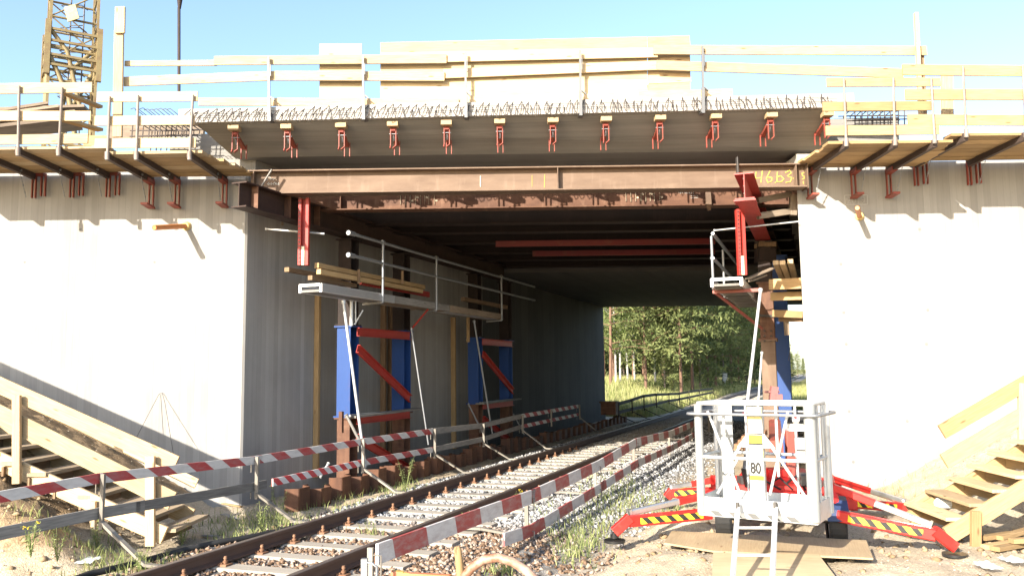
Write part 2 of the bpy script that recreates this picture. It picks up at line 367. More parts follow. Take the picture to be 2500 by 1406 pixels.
for _ in range(5200):
    x = random.uniform(-8, 8.5); y = random.uniform(7.2, 14.3); d = x*TN.x+y*TN.y
    if d > 7.2 or d < 2.4:
        pp.append((x, y, G(x, y)))
stones('loose_pebbles', np.array(pp), .014, m_flat('pebble', (.4, .33, .25), .9), 'small pebbles scattered over the sand')
cl = []
for _ in range(450):
    x = random.choice([random.gauss(-6.2, 1.0), random.gauss(2.2, .8), random.gauss(4.6, 1.0)]); y = random.gauss(9.7, .9)
    if (x*TN.x+y*TN.y > 7.7 or x*TN.x+y*TN.y < 2.2) and y > 7: cl.append((x, y, G(x, y)+.004))
t = NT('dirt_clod'); stones('dirt_clods', np.array(cl), .04, t.out(t.mix(t.rnd(), (.22, .15, .085), (.36, .27, .17)), .95, spec=.1), 'crumbly clods of earth on the mounds')
# ------------------------------------------------------------------ railway track
track = thing('railway_track', 'single railway track with brown rails on concrete sleepers', 'railway track', tuple(TR(5, 5.6, -.3)))
RP_ = [(-.07, -.155), (.07, -.155), (.07, -.14), (.012, -.12), (.009, -.045), (.036, -.034), (.036, -.006), (.03, 0), (-.03, 0), (-.036, -.006), (-.036, -.034), (-.009, -.045), (-.012, -.12), (-.07, -.14)]
t = NT('polished_rail_head'); sx = t.sep(t.n('NewGeometry').outputs['Normal']); up_ = t.math('GREATER_THAN', sx[2], .5)
zz = t.sep(t.pos())[2]; top = t.math('MULTIPLY', up_, t.math('GREATER_THAN', zz, -.02)); a = t.noise(t.map(t.uv(), (1, 6, 1)), 3, 5)
RLM = t.out(t.mix(top, t.mix(a, (.06, .032, .024), (.13, .075, .05)), (.2, .16, .135)), t.math('MULTIPLY_ADD', top, -.3, .7), t.math('MULTIPLY', top, .6))
for d in (6.35, 4.85):
    b = MB(); b.sweep(TR(4.5, d), TR(260, d), RP_); mk('rail', b, RLM, track)
SLM = m_conc('sleeper_concrete', (.33, .29, .24), 5, .5, (.42, .37, .3))
def sleeper(s, fast):
    b = MB(); b.sweep(TR(s, 4.3, 0), TR(s, 6.9, 0), [(-.14, -.3), (.14, -.3), (.125, -.175), (.11, -.163), (-.11, -.163), (-.125, -.175)])
    o = mk('sleeper', b, SLM, track)
    if fast:
        for d in (6.35, 4.85):
            for sg in (-1, 1):
                b = MB(); c = TR(s, d+sg*.135, -.16); b.box(c-TN*.055, c+TN*.055, .12, .035, bev=.01)
                b.tube([c, c+V(0, 0, .075)], [.02, .016], 6); b.tube([c+V(0, 0, .03), c+V(0, 0, .05)], .03, 6); b.tube([c+V(0, 0, .072), c+V(0, 0, .098)], [.024, .017], 6)
                b.box(c+TN*(-sg*.02)+V(0, 0, .028), c+TN*(-sg*.085)+V(0, 0, .012), .07, .014)
                mk('rail_fastener', b, RFS, o)
RFS = m_rust('fastener_rust', (.3, .16, .09), (.16, .08, .045), (.42, .26, .16))
for k in range(-4, 95): sleeper(8.17+.63*k, -4 <= k < 22)
# ------------------------------------------------------------------ abutments, wing walls, decks
WT = 5.6
def at_d(Y, d): return (TN.y*Y-d)/(-TN.x)        # x on the vertical plane d at depth Y
def vpoly(pts, z0, z1, b, mat=0): b.prism([(x, y, z0) for x, y in pts], (0, 0, z1-z0), mat)
tL = thing('concrete_abutment', 'left white concrete abutment and wing wall behind the wooden stairs', 'abutment', (-8, WY, -.4))
b = MB(); xl = at_d(WY, DL); ch = .03
vpoly([(-17, WY), (xl-ch, WY), (xl+ch*.3, WY+ch), (at_d(24.6, DL), 24.6), (at_d(24.6, DL)-3, 24.6), (xl-2.4, WY+1.1), (-17, WY+1.1)], -1, 5.57, b); mk('wall', b, CO, tL)
tR = thing('concrete_abutment', 'right white concrete abutment and wing wall behind the lift platform', 'abutment', (8, WY, -.4))
b = MB(); xr = at_d(WY, DR)
vpoly([(17, WY), (xr, WY), (at_d(24.6, DR), 24.6), (at_d(24.6, DR)+3, 24.6), (xr+2.4, WY+1.1), (17, WY+1.1)], -1, 5.57, b); mk('wall', b, CO, tR)
b = MB(); a1 = PY(1946, 395, WY-.05); a2 = PY(2060, 395, WY-.05); b.box((a1.x, WY+.3, WT+.0), (a1.x+.5, WY+.3, WT), .7, .24); b.box((a1.x-.02, WY+.1, WT-.12), (a1.x+.5, WY+.1, WT-.12), .32, .06); mk('wall_cap', b, CE, tR)
for T_, D_, sg in ((tL, DL+.015, -1), (tR, DR-.015, 1)):
    b = MB(); vpoly([(at_d(24.62, D_), 24.62), (at_d(FAR, D_), FAR), (at_d(FAR, D_)+3*sg, FAR), (at_d(24.62, D_)+3*sg, 24.62)], -1, 5.5, b); mk('shade_toned_wall', b, CSO, T_)  # far inner walls; their dark tone stands in for shade
def hole(px, py, r=.028, t_=tR):
    b = MB(); c = PY(px, py, WY); b.tube([c+V(0, -.004, 0), c+V(0, .002, 0)], r, 12); mk('tie_hole', b, m_hole, t_)
m_hole = m_flat('tie_hole_grey', (.2, .2, .19), .9)
for px, py in ((2053, 645), (2060, 763), (2066, 840), (2073, 1004), (2083, 1127), (2245, 560), (2265, 757), (2262, 840), (2215, 1028)): hole(px, py)
for px, py in ((196, 560), (377, 640), (60, 640)): hole(px, py, .022, tL)
# cast-in date panel
def text(parent, name, s, o, right, up, size, mat, th=.004, bold=0.0, sx=1.0):
    cu = bpy.data.curves.new(name, 'FONT'); cu.body = s; cu.size = size; cu.extrude = th; cu.offset = bold; cu.resolution_u = 3
    ob = bpy.data.objects.new(name, cu); dg = bpy.context.evaluated_depsgraph_get()
    COL.objects.link(ob); dg.update(); me = bpy.data.meshes.new_from_object(ob.evaluated_get(dg)); bpy.data.objects.remove(ob)
    right = Vector(right).normalized(); up = Vector(up).normalized(); n = right.cross(up)
    off = Vector((0, 0, 0)); p = parent
    while p: off += p.location; p = p.parent
    for v in me.vertices: c = v.co; v.co = Vector(o)+right*c.x*sx+up*c.y+n*c.z-off
    me.materials.clear(); me.materials.append(mat); me.name = name
    x = bpy.data.objects.new(name, me); COL.objects.link(x); x.parent = parent; return x
def stroke(b, o, right, up, pts, r):
    b.tube([Vector(o)+Vector(right)*x+Vector(up)*y for x, y in pts], r, 5)
c = PY(2063, 500, WY); b = MB()
for q in (((0, 0), (.4, 0)), ((.4, 0), (.4, .17)), ((.4, .17), (0, .17)), ((0, .17), (0, 0))): b.box(c+V(q[0][0], -.004, q[0][1]), c+V(q[1][0], -.004, q[1][1]), .012, .012)
mk('panel_rim', b, CE, tR); text(tR, 'cast_date', '2019', c+V(.03, -.006, .02), (1, 0, 0), (0, 0, 1), .17, CE, .006)
YF = 13.5; ZB = PY(1250, 284, YF).z; ZT = ZB+.235; GRD = .0117
dk = thing('bridge_deck', 'new concrete bridge deck edge with sloping cantilever soffit facing the camera', 'bridge deck', (0, YF, 5.5))
xa = PY(440, 292, YF).x; xb = PY(2082, 265, YF).x
def sk(Y): return (Y-YF)*TU.x/TU.y
ZS = 5.8
prof = [(YF, ZT), (YF, ZB), (YF+.03, ZB-.02), (YF+.9, ZS), (YF+1.3, ZS), (24.6, ZS), (24.6, ZT)]
def hull(b, A, B_):
    n = len(A); vs = A+B_; fs = [(i, (i+1) % n, n+(i+1) % n, n+i) for i in range(n)]; uvs = []
    acc = 0; L = B_[0][0]-A[0][0]
    for i in range(n): w = math.hypot(A[(i+1) % n][1]-A[i][1], A[(i+1) % n][2]-A[i][2]); uvs.append([(0, acc), (0, acc+w), (L, acc+w), (L, acc)]); acc += w
    fs += [tuple(range(n-1, -1, -1)), tuple(range(n, 2*n))]; uvs += [[(0, 0)]*n]*2
    b.add(vs, fs, uvs)
def skewed(prof, x0, x1, b, mat=0):
    A = [(x0+sk(y), y, z+GRD*x0*(z > 5.8)) for y, z in prof]; B_ = [(x1+sk(y), y, z+GRD*x1*(z > 5.8)) for y, z in prof]; hull(b, A, B_)
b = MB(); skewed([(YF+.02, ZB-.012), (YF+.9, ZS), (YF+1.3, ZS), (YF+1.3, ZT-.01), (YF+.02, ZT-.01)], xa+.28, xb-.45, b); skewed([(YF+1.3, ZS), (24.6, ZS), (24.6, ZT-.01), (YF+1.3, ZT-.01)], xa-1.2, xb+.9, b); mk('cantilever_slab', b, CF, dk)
b = MB(); b.box((xa, YF+.01, (ZB+ZT)/2+GRD*xa), (xb, YF+.01, (ZB+ZT)/2+GRD*xb), .16, ZT-ZB); mk('edge_beam', b, CE, dk)
b = MB(); b.prism([(at_d(14.6, DL+.0), 14.6, 5.55), (at_d(24.6, DL), 24.6, 5.55), (at_d(24.6, DL)-1.2, 24.6, 5.55), (at_d(14.6, DL)-1.2, 14.6, 5.55)], (0, 0, .27)); mk('bearing_strip', b, CS, tL)
b = MB(); b.prism([(at_d(14.6, DR), 14.6, 5.55), (at_d(24.6, DR), 24.6, 5.55), (at_d(24.6, DR)+1.2, 24.6, 5.55), (at_d(14.6, DR)+1.2, 14.6, 5.55)], (0, 0, .27)); mk('bearing_strip', b, CS, tR)
d2 = thing('bridge_deck', 'far concrete bridge deck with shade-darkened colour above the end of the underpass', 'bridge deck', (4, 25, 5))
b = MB(); b.prism([(at_d(24.62, DL+.05), 24.62, 4.9), (at_d(24.62, DR-.05), 24.62, 4.9), (at_d(24.62, DR-.05), 24.62, ZT), (at_d(24.62, DL+.05), 24.62, ZT)], TU*((FAR-24.62)/TU.y)); mk('slab', b, m_conc('shade_toned_soffit_concrete', (.08, .078, .074), .25, .6, (.12, .115, .11)), d2)  # slab colour lowered to near black for the shade of the underpass
# loops of starter bar along the deck edge
vars_ = []
def loop(x):
    h = random.uniform(.19, .24); w = random.uniform(.05, .09); ln = random.uniform(-.02, .02)-.07*(x-1)/6
    y0 = YF-.06-random.uniform(0, .05); z0 = ZT+GRD*x-.06-h*.85; b = MB()
    pts = [(x+ln, y0+.02, z0+h+.02), (x-w*.6+ln*.6, y0-.03, z0+h*.7), (x-w, y0-.05, z0+h*.3), (x-w*.4, y0-.055, z0-.02), (x+w*.3, y0-.04, z0), (x+w*.5+ln*.5, y0-.02, z0+h*.5), (x+ln*1.2+.02, y0+.05, z0+h*.95)]
    b.tube(pts, .0085, 5); mk('rebar_loop', b, REB, dk)
x = xa+.1
nl = 80; 
for i in range(nl): loop(xa+.15+(xb-xa-.4)*(i+random.uniform(-.18, .18))/nl)
b = MB()
for zz in (.07, .14): 
    pts = [(xa+.2+(xb-xa-.5)*k/24, YF-.1-.01*random.random(), ZT+GRD*(xa+.2+(xb-xa-.5)*k/24)-zz-.012*random.random()) for k in range(25)]; b.tube(pts, .005, 5)
mk('edge_bar', b, REB, dk)
# ------------------------------------------------------------------ formwork hangers under the cantilever
def soff(Y): return ZB-.02+(ZS-ZB+.02)*(Y-YF-.03)/(.87)
def hanger():
    r = thing('formwork_hanger', '', 'hanger', (0, YF+.1, ZB))
    b = MB(); b.box((-.09, YF+.02, soff(YF+.1)-.045), (.09, YF+.02, soff(YF+.1)-.045), .16, .075); mk('timber_pad', b, WN, r)
    b = MB(); z1 = soff(YF+.12)-.08; Yb = YF+.52; z2 = soff(Yb)+.0
    for sx_ in (-.045, .045):
        b.box((sx_, YF+.06, z1), (sx_, YF+.06, z1-.31), .035, .014, up=(1, 0, 0)); b.box((sx_, YF+.06, z1-.31), (sx_*.5-.03, YF+.04, z1-.36), .04, .014, up=(1, 0, 0))
        b.box((sx_, Yb, z2), (sx_, Yb, z2-.25), .035, .014, up=(1, 0, 0))
    b.box((0, YF+.03, z1-.03), (0, Yb, z2-.06), .07, .05); mk('red_frame', b, REDF, r)
    b = MB(); b.tube([(0, YF+.1, z1-.12), (0, YF+.14, z1-.2)], .018, 8); b.tube([(-.07, YF+.07, z1-.1), (.07, YF+.07, z1-.1)], .01, 6); mk('bolt', b, GAL, r)
    return r
h0 = hanger(); hp = [572, 700, 833, 959, 1090, 1220, 1350, 1480, 1612, 1748, 1884, 2022]
ordn = ['first', 'second', 'third', 'fourth', 'fifth', 'sixth', 'seventh', 'eighth', 'ninth', 'tenth', 'eleventh', 'twelfth']
for i, px in enumerate(hp):
    x = PY(px, 300, YF).x; lb = 'red steel hanger with timber pad under the deck edge, %s from the left' % ordn[i]
    o = h0 if i == 0 else copy_tree(h0)
    o['label'] = lb; o['group'] = 'red formwork hangers under the deck edge'; o.location = (x, YF+.1, ZB+GRD*x)
PSM = m_metal('railing_post_steel', (.2, .2, .2), .5, .5)
# ------------------------------------------------------------------ railing boards and panels above the deck edge
YR = YF-.1
rail = thing('edge_guard_railing', 'timber guard railing on galvanised posts clamped along the deck edge', 'railing', (0, YR, ZB))
def post(px, y0, y1, par, Y, dx=0, mat=PSM, r=.02):
    b = MB(); a = PY(px, y0, Y); c = PY(px+dx, y1, Y); c.z -= 0; m = a.lerp(c, .62)
    b.box(c, m, .05, .05, up=(0, 1, 0)); b.box(m, a, .035, .035, up=(0, 1, 0)); b.box(a.lerp(c, .12)+V(.03, 0, 0), a.lerp(c, .3)+V(.03, 0, 0), .012, .03, up=(0, 1, 0))
    b.box(c+V(0, .0, .05), c+V(0, .2, .05), .07, .05)
    b.box(m+V(.02, 0, 0), m+V(.09, 0, -.06), .02, .05, up=(0, 1, 0)); mk('post', b, mat, par)
for px, y0, y1 in ((656, 140, 297), (886, 137, 293), (1136, 128, 288), (1416, 124, 283), (1715, 113, 277)): post(px, y0, y1, rail, YR-.05, 2)
def board(px0, c0, px1, c1, h, Y, par, mat=WN, th=.03, name='guard_board', Y1=None):
    b = MB(); a = PY(px0, c0, Y); c = PY(px1, c1, Y1 or Y); b.box(a, c, th, h/FPX*Y, bev=.003); return mk(name, b, mat, par)
B = YR+.02
for q in ((305, 156, 530, 154.5, 14, B+.04), (523, 149, 1090, 144.5, 23, B), (1083, 141, 1605, 129, 25, B+.035), (1595, 122.5, 2262, 125, 24, B),
          (303, 200, 668, 186, 24, B+.03), (660, 186, 1085, 187, 24, B), (1083, 181, 1607, 160, 24, B+.035), (1603, 160, 2205, 180, 25, B)): board(*q[:5], q[5], rail)
for q in ((485, 249, 1120, 252, 20), (1110, 247, 1600, 236, 20), (1560, 232, 1788, 228, 20)): board(*q, B+.06+(.035 if q[0] == 1110 else 0), rail, name='toe_board')
def ply(name, label, pts, Y, mat, th=.03, rows=6):
    o = thing(name, label, 'panel', tuple(PY(pts[0][0], pts[0][1], Y)))
    A, B_, C, D = [PY(px, py, Y) for px, py in pts]     # TL TR BR BL
    for k in range(rows):
        b = MB(); p = [A.lerp(D, k/rows), B_.lerp(C, k/rows), B_.lerp(C, (k+.985)/rows), A.lerp(D, (k+.985)/rows)]
        w = (p[1]-p[2]).length; b.box(p[0].lerp(p[3], .5), p[1].lerp(p[2], .5), th, w*.995, mat=0); mk('board', b, mat, o)
    return o
ply('shuttering_panel', 'small pale shuttering panel left of the big one behind the railing', [(780, 109), (883, 108), (886, 248), (781, 248)], B+.12, WP, rows=4)
ply('shuttering_panel', 'large pale shuttering panel of boards behind the middle of the railing', [(929, 106), (1580, 91), (1580, 246), (929, 250)], B+.12, WP, rows=6)
ply('shuttering_panel', 'narrow yellowish shuttering panel at the right end of the large panel', [(1582, 91), (1684, 88), (1686, 240), (1582, 246)], B+.14, WN, rows=4)
def timber(name, label, a, c, w, h, mat, up=(0, 0, 1), cat='timber', group=None):
    b = MB(); b.box(a, c, w, h, up=up, bev=.004); return mk(name, b, mat, label=label, cat=cat, group=group)
o = thing('timber_upright', 'tall double pale timber upright at the left end of the railing', 'timber', tuple(PY(290, 335, 13.3)))
b = MB(); b.box(PY(287, 335, 13.35), PY(291, 75, 13.35), .15, .05, up=(0, 1, 0)); mk('plank', b, WN, o); b = MB(); b.box(PY(293, 82, 13.3), PY(294, 18, 13.3), .16, .045, up=(0, 1, 0)); mk('plank', b, WN, o)
timber('timber_upright', 'tall thin pale pole at the right end of the railing', PY(2248, 280, 13.3), PY(2236, 33, 13.3), .06, .07, WN, up=(0, 1, 0))
timber('timber_upright', 'short wide timber upright behind the right guard rails', PY(2313, 300, 13.6), PY(2312, 186, 13.6), .2, .05, WN, up=(0, 1, 0))
timber('timber_upright', 'brown timber upright behind the right railing end', PY(2253, 290, 13.5), PY(2245, 130, 13.5), .12, .08, WD, up=(0, 1, 0))
timber('steel_pole', 'dark thin pole standing behind the left part of the deck', PY(437, 245, 15), PY(437, 20, 15), .045, .045, RD, cat='pole')
b = MB(); b.tube([PY(439, -60, 15), PY(439, -2, 15), PY(438, 22, 15)], [.06, .055, .03], 8); mk('hook_block', b, RD, label='rusty conical hook block at the top of the thin pole', cat='hook')
# ------------------------------------------------------------------ cantilevered working platforms
def bracket(par, x, Yo, zo, red='l', yi=WY-.06, zi=None, hook=True, stub=0):
    zi = zi if zi is not None else zo-.02
    g_ = tag(bpy.data.objects.new('bracket', None)); 
    b = MB(); b.box((x, Yo-.04, zo-.05), (x, yi, zi-.07), .07, .12, up=(0, 0, 1)); br = mk('bracket', b, STDB, par)
    b = MB(); z0 = zi-.1
    if red == 'l':
        for dx in (-.035, .035): b.box((x+dx, yi-.02, z0+.05), (x+dx, yi-.02, z0-.46), .05, .016, up=(1, 0, 0))
        b.box((x, yi+.02, z0-.46), (x, yi-.3, z0-.44), .12, .035); b.box((x, yi, z0-.02), (x, yi-.28, z0), .1, .07)
    else:
        for dx in (-.03, .03): b.box((x+dx, yi-.02, z0+.05), (x+dx, yi-.02, z0-.36), .05, .016, up=(1, 0, 0))
        b.box((x+.17, yi-.02, z0+.06), (x-.03, yi-.02, z0+.06), .06, .06)
        for dx in (.13, .2): b.box((x+dx, yi-.02, z0+.08), (x+dx, yi-.02, z0-.33), .05, .016, up=(1, 0, 0))
    mk('wall_leg', b, REDF, br)
    if hook:
        b = MB(); A = V(x+.03, yi-.5, zi-.12); E_ = V(x+.02, yi-.27, z0-.42)
        n = 7
        for k in range(n):
            p = A.lerp(E_, k/n); q_ = A.lerp(E_, (k+.8)/n); b.tube([p, q_], .011 if k % 2 else .007, 5)
        b.tube([A+V(-.03, 0, .04), A+V(.03, 0, .04)], .02, 6); mk('tie_chain', b, GAL, br)
STDB = m_rust('bracket_brown', (.1, .07, .055), (.06, .045, .04), (.16, .11, .08))
def platform(label, xs, zo, Yo, boards, posts, brs, corner=None, nb=6, mat=WN, ext=None, red='l', zi=None):
    x0, x1 = xs; o = thing('working_platform', label, 'platform', ((x0+x1)/2, (Yo+WY)/2, zo)); zi = zi if zi is not None else zo
    wy = (WY-.12-Yo)/nb
    for k in range(nb):
        Y = Yo+wy*(k+.5); f = (k+.5)/nb; e = 0 if not ext else ext*(k+.5)/nb; e0 = 0 if not corner else corner*(k+.5)/nb
        b = MB(); b.box((x0+e0+random.uniform(-.04, .04), Y, zo+(zi-zo)*f+random.uniform(-.006, .006)), (x1+e+random.uniform(-.04, .04), Y, zo+(zi-zo)*f+random.uniform(-.006, .006)), wy-.014, .045); mk('deck_plank', b, WN2 if k % 3 else mat, o)
    for q in boards: board(*q[:5], Yo-.04+(q[5] if len(q) > 5 else 0), o, mat)
    for px0, y0, px1, y1 in posts:
        b = MB(); b.tube([PY(px0, y0, Yo-.09), PY(px1, y1, Yo-.09)], .021, 8); b.tube([PY(px1, y1-14, Yo-.09), PY(px1, y1+6, Yo-.09)], .035, 8); mk('post', b, RPOST, o)
    for x, st, hk in brs: bracket(o, x, Yo, zo, st, zi=zi, hook=hk)
    return o
RPOST = m_rust('post_steel', (.3, .26, .23), (.17, .14, .12), (.38, .33, .3))
def X_(px, Y): return PY(px, 400, Y).x
Yo = 12.72
platform('left working platform nearest the opening, with pale guard boards on five posts', (X_(262, Yo), X_(483, Yo)), PY(350, 372, Yo).z, Yo,
         [(238, 238, 483, 236, 25), (232, 296, 475, 294, 24), (232, 351, 478, 349, 25)], [(268, 236, 262, 385), (337, 233, 333, 385), (471, 232, 463, 385)],
         [(X_(262, Yo), 'l', 1), (X_(333, Yo), 'l', 1), (X_(463, Yo), 'l', 1)], ext=.5, corner=.0)
platform('far left working platform at the edge of the photo with pale guard boards', (X_(-300, Yo), X_(258, Yo)), PY(100, 360, Yo).z, Yo,
         [(-300, 222, 225, 214, 27), (-300, 283, 222, 284, 25), (-300, 346, 215, 339, 25)], [(47, 210, 44, 375), (152, 214, 143, 375), (-120, 222, -118, 380)],
         [(X_(-210, Yo), 'u', 1), (X_(-60, Yo), 'u', 1), (X_(44, Yo), 'u', 1), (X_(143, Yo), 'u', 1)])
platform('right working platform nearest the opening, with yellowish guard boards', (X_(2028, Yo), X_(2330, Yo)), PY(2150, 346, Yo).z, Yo,
         [(2018, 202, 2295, 201, 23), (2008, 261, 2273, 259, 24), (2016, 320, 2293, 317, 25)], [(2060, 192, 2066, 352), (2181, 191, 2185, 350), (2273, 190, 2282, 345)],
         [(X_(2066, Yo), 'l', 1), (X_(2186, Yo), 'l', 1), (X_(2283, Yo), 'l', 1)], ext=.3, corner=-.05, mat=WN2)
platform('far right working platform at the photo edge with yellowish guard boards', (X_(2330, Yo), X_(2850, Yo)), PY(2420, 328, Yo).z, Yo,
         [(2203, 171, 2850, 178, 28), (2210, 232, 2850, 231, 28), (2216, 293, 2850, 296, 28)], [(2351, 162, 2359, 330), (2497, 160, 2505, 330), (2700, 160, 2700, 330)],
         [(X_(2359, Yo), 'u', 1), (X_(2505, Yo), 'u', 1), (X_(2680, 13), 'u', 1)], mat=WN2)
# timber stacks, loose planks and rebar cages on the wing walls
def planks(name, label, items, mat, par=None, cat='planks'):
    o = thing(name, label, cat, tuple(PY(*items[0][0])))
    for a, c, w, h in items: b = MB(); b.box(PY(*a), PY(*c), w, h); mk('plank', b, mat, o)
planks('plank_stack', 'sloping stack of pale planks behind the far left platform', [((-60, 330, 14.6), (195, 300, 15.2), .8, .06), ((-60, 318, 14.7), (190, 286, 15.3), .8, .05), ((-60, 300, 14.9), (150, 272, 15.4), .7, .05), ((-60, 290, 15), (120, 262, 15.5), .6, .05), ((-60, 278, 15.2), (215, 268, 15.6), .5, .05)], WO)
timber('loose_plank', 'upper brown plank crossing behind the left platform corner', PY(150, 225, 13.3), PY(245, 262, 14.0), .12, .05, WN2, cat='plank')
timber('loose_plank', 'lower brown plank crossing behind the left platform corner', PY(152, 292, 13.3), PY(245, 318, 14.0), .14, .05, WN2, cat='plank')
timber('formwork_board', 'brown formwork board under the left guard rails beside the upright', PY(205, 352, 14.2), PY(262, 352, 14.2), .05, .3, WN2, cat='board')
def cage(label, x0, x1, z0, z1, Y0, Y1, n, par=None):
    o = thing('rebar_cage', label, 'rebar cage', (x0, Y0, z0))
    b = MB()
    for k in range(n):
        x = x0+(x1-x0)*k/(n-1)+random.uniform(-.02, .02); b.tube([(x, Y0, z0), (x+.02, Y0, z1), (x+.05, Y1, z1), (x+.03, Y1, z0)], .011, 5)
    mk('stirrups', b, REB, o); b = MB()
    for k in range(5):
        for Y in (Y0, (Y0+Y1)/2, Y1): z = z0+(z1-z0)*k/4; b.tube([(x0-.05, Y, z), (x1+.08, Y, z+random.uniform(-.02, .02))], .012, 5)
    mk('long_bars', b, REB, o)
a = PY(2095, 300, 14.6); c = PY(2190, 265, 14.6); cage('rebar cage on the right wing wall behind the guard boards', a.x-.1, c.x+.05, a.z-.08, c.z+.02, 14.5, 15.1, 9)
a = PY(350, 335, 14.4); c = PY(452, 305, 14.4); cage('rebar cage on the left wing wall behind the guard boards', a.x-.1, c.x+.1, a.z-.15, c.z+.05, 14.2, 14.9, 11)
timber('formwork_board', 'pale formwork board behind the left rebar cage', PY(262, 318, 15.3), PY(500, 312, 15.3), .04, .42, WO, cat='board')
b = MB(); 
for k in range(9):
    p = PY(330+k*11, 272+random.uniform(-3, 3), 13.7); b.tube([p+V(-.08, 0, .03), p+V(-.02, 0, .05), p+V(.08, 0, -.03), p+V(.1, .1, -.05)], .006, 5)
mk('rebar_mat', b, REB, label='thin bent rebar ends sticking up left of the deck edge', cat='rebar')
# ------------------------------------------------------------------ tower crane
def crane():
    o = thing('tower_crane', 'yellow lattice tower crane mast behind the left guard boards', 'crane', tuple(PY(175, 330, 24)-V(0, 0, 3)))
    c = PY(172, 200, 24); cx, cy = c.x, c.y; a = radians(33); w = .62
    cor = [Vector((cx+w*sqrt(2)*cos(a+k*pi/2+pi/4), cy+w*sqrt(2)*sin(a+k*pi/2+pi/4), 0)) for k in range(4)]
    z0 = 3.0; z1 = 15.0
    for p in cor:
        b = MB(); b.box(p+V(0, 0, z0), p+V(0, 0, z1), .075, .075, up=(cos(a), sin(a), 0)); mk('mast_leg', b, YEL, o)
    b = MB(); zz = z0; k = 0
    while zz < z1:
        for i in range(4):
            p, q = cor[i], cor[(i+1) % 4]; b.tube([p+V(0, 0, zz), q+V(0, 0, zz)], .035, 6)
            if (k+i) % 2: p, q = q, p
            b.tube([p+V(0, 0, zz), q+V(0, 0, zz+.95)], .022, 6)
        zz += .95; k += 1
    mk('lattice', b, YEL, o)
    b = MB(); zc = PY(172, 100, 24).z; zd = PY(172, 160, 24).z; ctr = V(cx, cy, 0)
    for z in (zc, zc-.35, zd, zd-.3):
        for i in range(4):
            p, q = cor[i], cor[(i+1) % 4]; e = (p-ctr)*1.13+ctr; f = (q-ctr)*1.13+ctr; b.box(e+V(0, 0, z), f+V(0, 0, z), .07, .07)
    for p in cor:
        e = (p-ctr)*1.1+ctr; b.box(e+V(0, 0, zc+.25), e+V(0, 0, zd-.6), .15, .15, up=(cos(a), sin(a), 0))
    mk('collar', b, YEL, o); b = MB()
    for i, p in enumerate(cor):
        q = cor[(i+1) % 4]; e = p.lerp(q, .75); zb = PY(172, 260, 24).z
        b.tube([p+V(0, 0, zc), p.lerp(e, .5)+V(0, 0, (zc+zd)/2-.2), e+V(0, 0, zb-.5)], .065, 8)
        b.tube([p+V(0, 0, zd), p.lerp(e, .6)+V(0, 0, zd-1.2), p.lerp(e, .8)+V(0, 0, zb-1)], .075, 8)
    mk('knee_brace', b, YEL, o); b = MB(); lx = ctr+V(.18, -.1, 0)
    for dx in (-.2, .2): b.tube([lx+V(dx, 0, z0), lx+V(dx, 0, z1)], .022, 6)
    z = z0
    while z < z1: b.tube([lx+V(-.2, 0, z), lx+V(.2, 0, z)], .014, 5); z += .28
    z = z0+.2
    while z < z1:
        b.tube([lx+V(-.3, -.0, z), lx+V(-.3, -.35, z), lx+V(.3, -.35, z), lx+V(.3, 0, z)], .014, 5); z += .7
    mk('ladder', b, STD, o); b = MB(); b.box(PY(170, 15, 23.3), PY(180, 50, 23.3), .35, .03, up=(0, 1, 0)); mk('sign_plate', b, m_paint('olive_yellow_paint', (.2, .17, .03), .2), o)
crane()
# ------------------------------------------------------------------ steel girders of the falsework
YG = 13.95
g1 = thing('steel_girder', 'long brown front girder under the deck edge marked 46.53 in yellow', 'girder', (0, YG+.15, 5))
a = PY(606, 444, YG); c = PY(1972, 427, YG); HG = 60/FPX*YG; a.y = c.y = YG+.15
b = MB(); b.ib(a, c, HG, .3, .022, .013); mk('girder_profile', b, RB, g1)
def stiff(px, par=g1, mat=RB, t=.014, w=.13, side=-1):
    b = MB(); f = (px-606)/(1972-606); p = a.lerp(c, f)+V(0, side*.078, 0); b.box(p-V(0, 0, HG/2-.022), p+V(0, 0, HG/2-.022), w, t, up=(1, 0, 0)); mk('stiffener', b, mat, par)
for px in (618, 1362, 1945): stiff(px)
b = MB(); p = a.lerp(c, .874)+V(0, -.16, .02); b.box(p-V(0, 0, .0), p+V(0, 0, .3), .02, .09, up=(0, 1, 0)); mk('clamp_plate', b, STD, g1)
b = MB(); p = c+V(-.0, 0, 0); b.box(p-V(0, 0, HG/2+.02), p+V(0, 0, HG/2+.03), .3, .02, up=(1, 0, 0)); mk('end_plate', b, RB, g1)
yw = YG+.15-.0075
def wp(px, py): return PY(px, py, yw-.004)
def hand(name, strokes, mat, r, par=g1):
    b = MB()
    for st in strokes: b.tube([wp(*q) for q in st], r, 5)
    mk(name, b, mat, par)
hand('yellow_number', [[(1846, 420), (1844, 436), (1860, 434)], [(1861, 418), (1858, 446)], [(1880, 418), (1871, 436), (1874, 446), (1884, 443), (1885, 434), (1874, 433)], [(1892, 446), (1894, 446)],
  [(1898, 420), (1897, 444), (1908, 444), (1914, 437), (1906, 430), (1898, 432)], [(1917, 422), (1928, 416), (1932, 423), (1922, 430), (1933, 434), (1930, 444), (1918, 446)], [(1936, 436), (1943, 436)]], CHY, .008)
hand('yellow_letter', [[(1964, 422), (1958, 423), (1959, 429), (1964, 431), (1963, 437), (1958, 438)], [(1961, 443), (1962, 449)]], CHY, .007)
hand('chalk_note', [[(648+k*7, 436+random.randint(-3, 3)), (652+k*7, 432+random.randint(0, 8)), (654+k*7, 440)] for k in range(4)]+[[(652+k*6, 447+random.randint(-2, 2)), (657+k*6, 452), (656+k*6, 446)] for k in range(5)], CHK, .005)
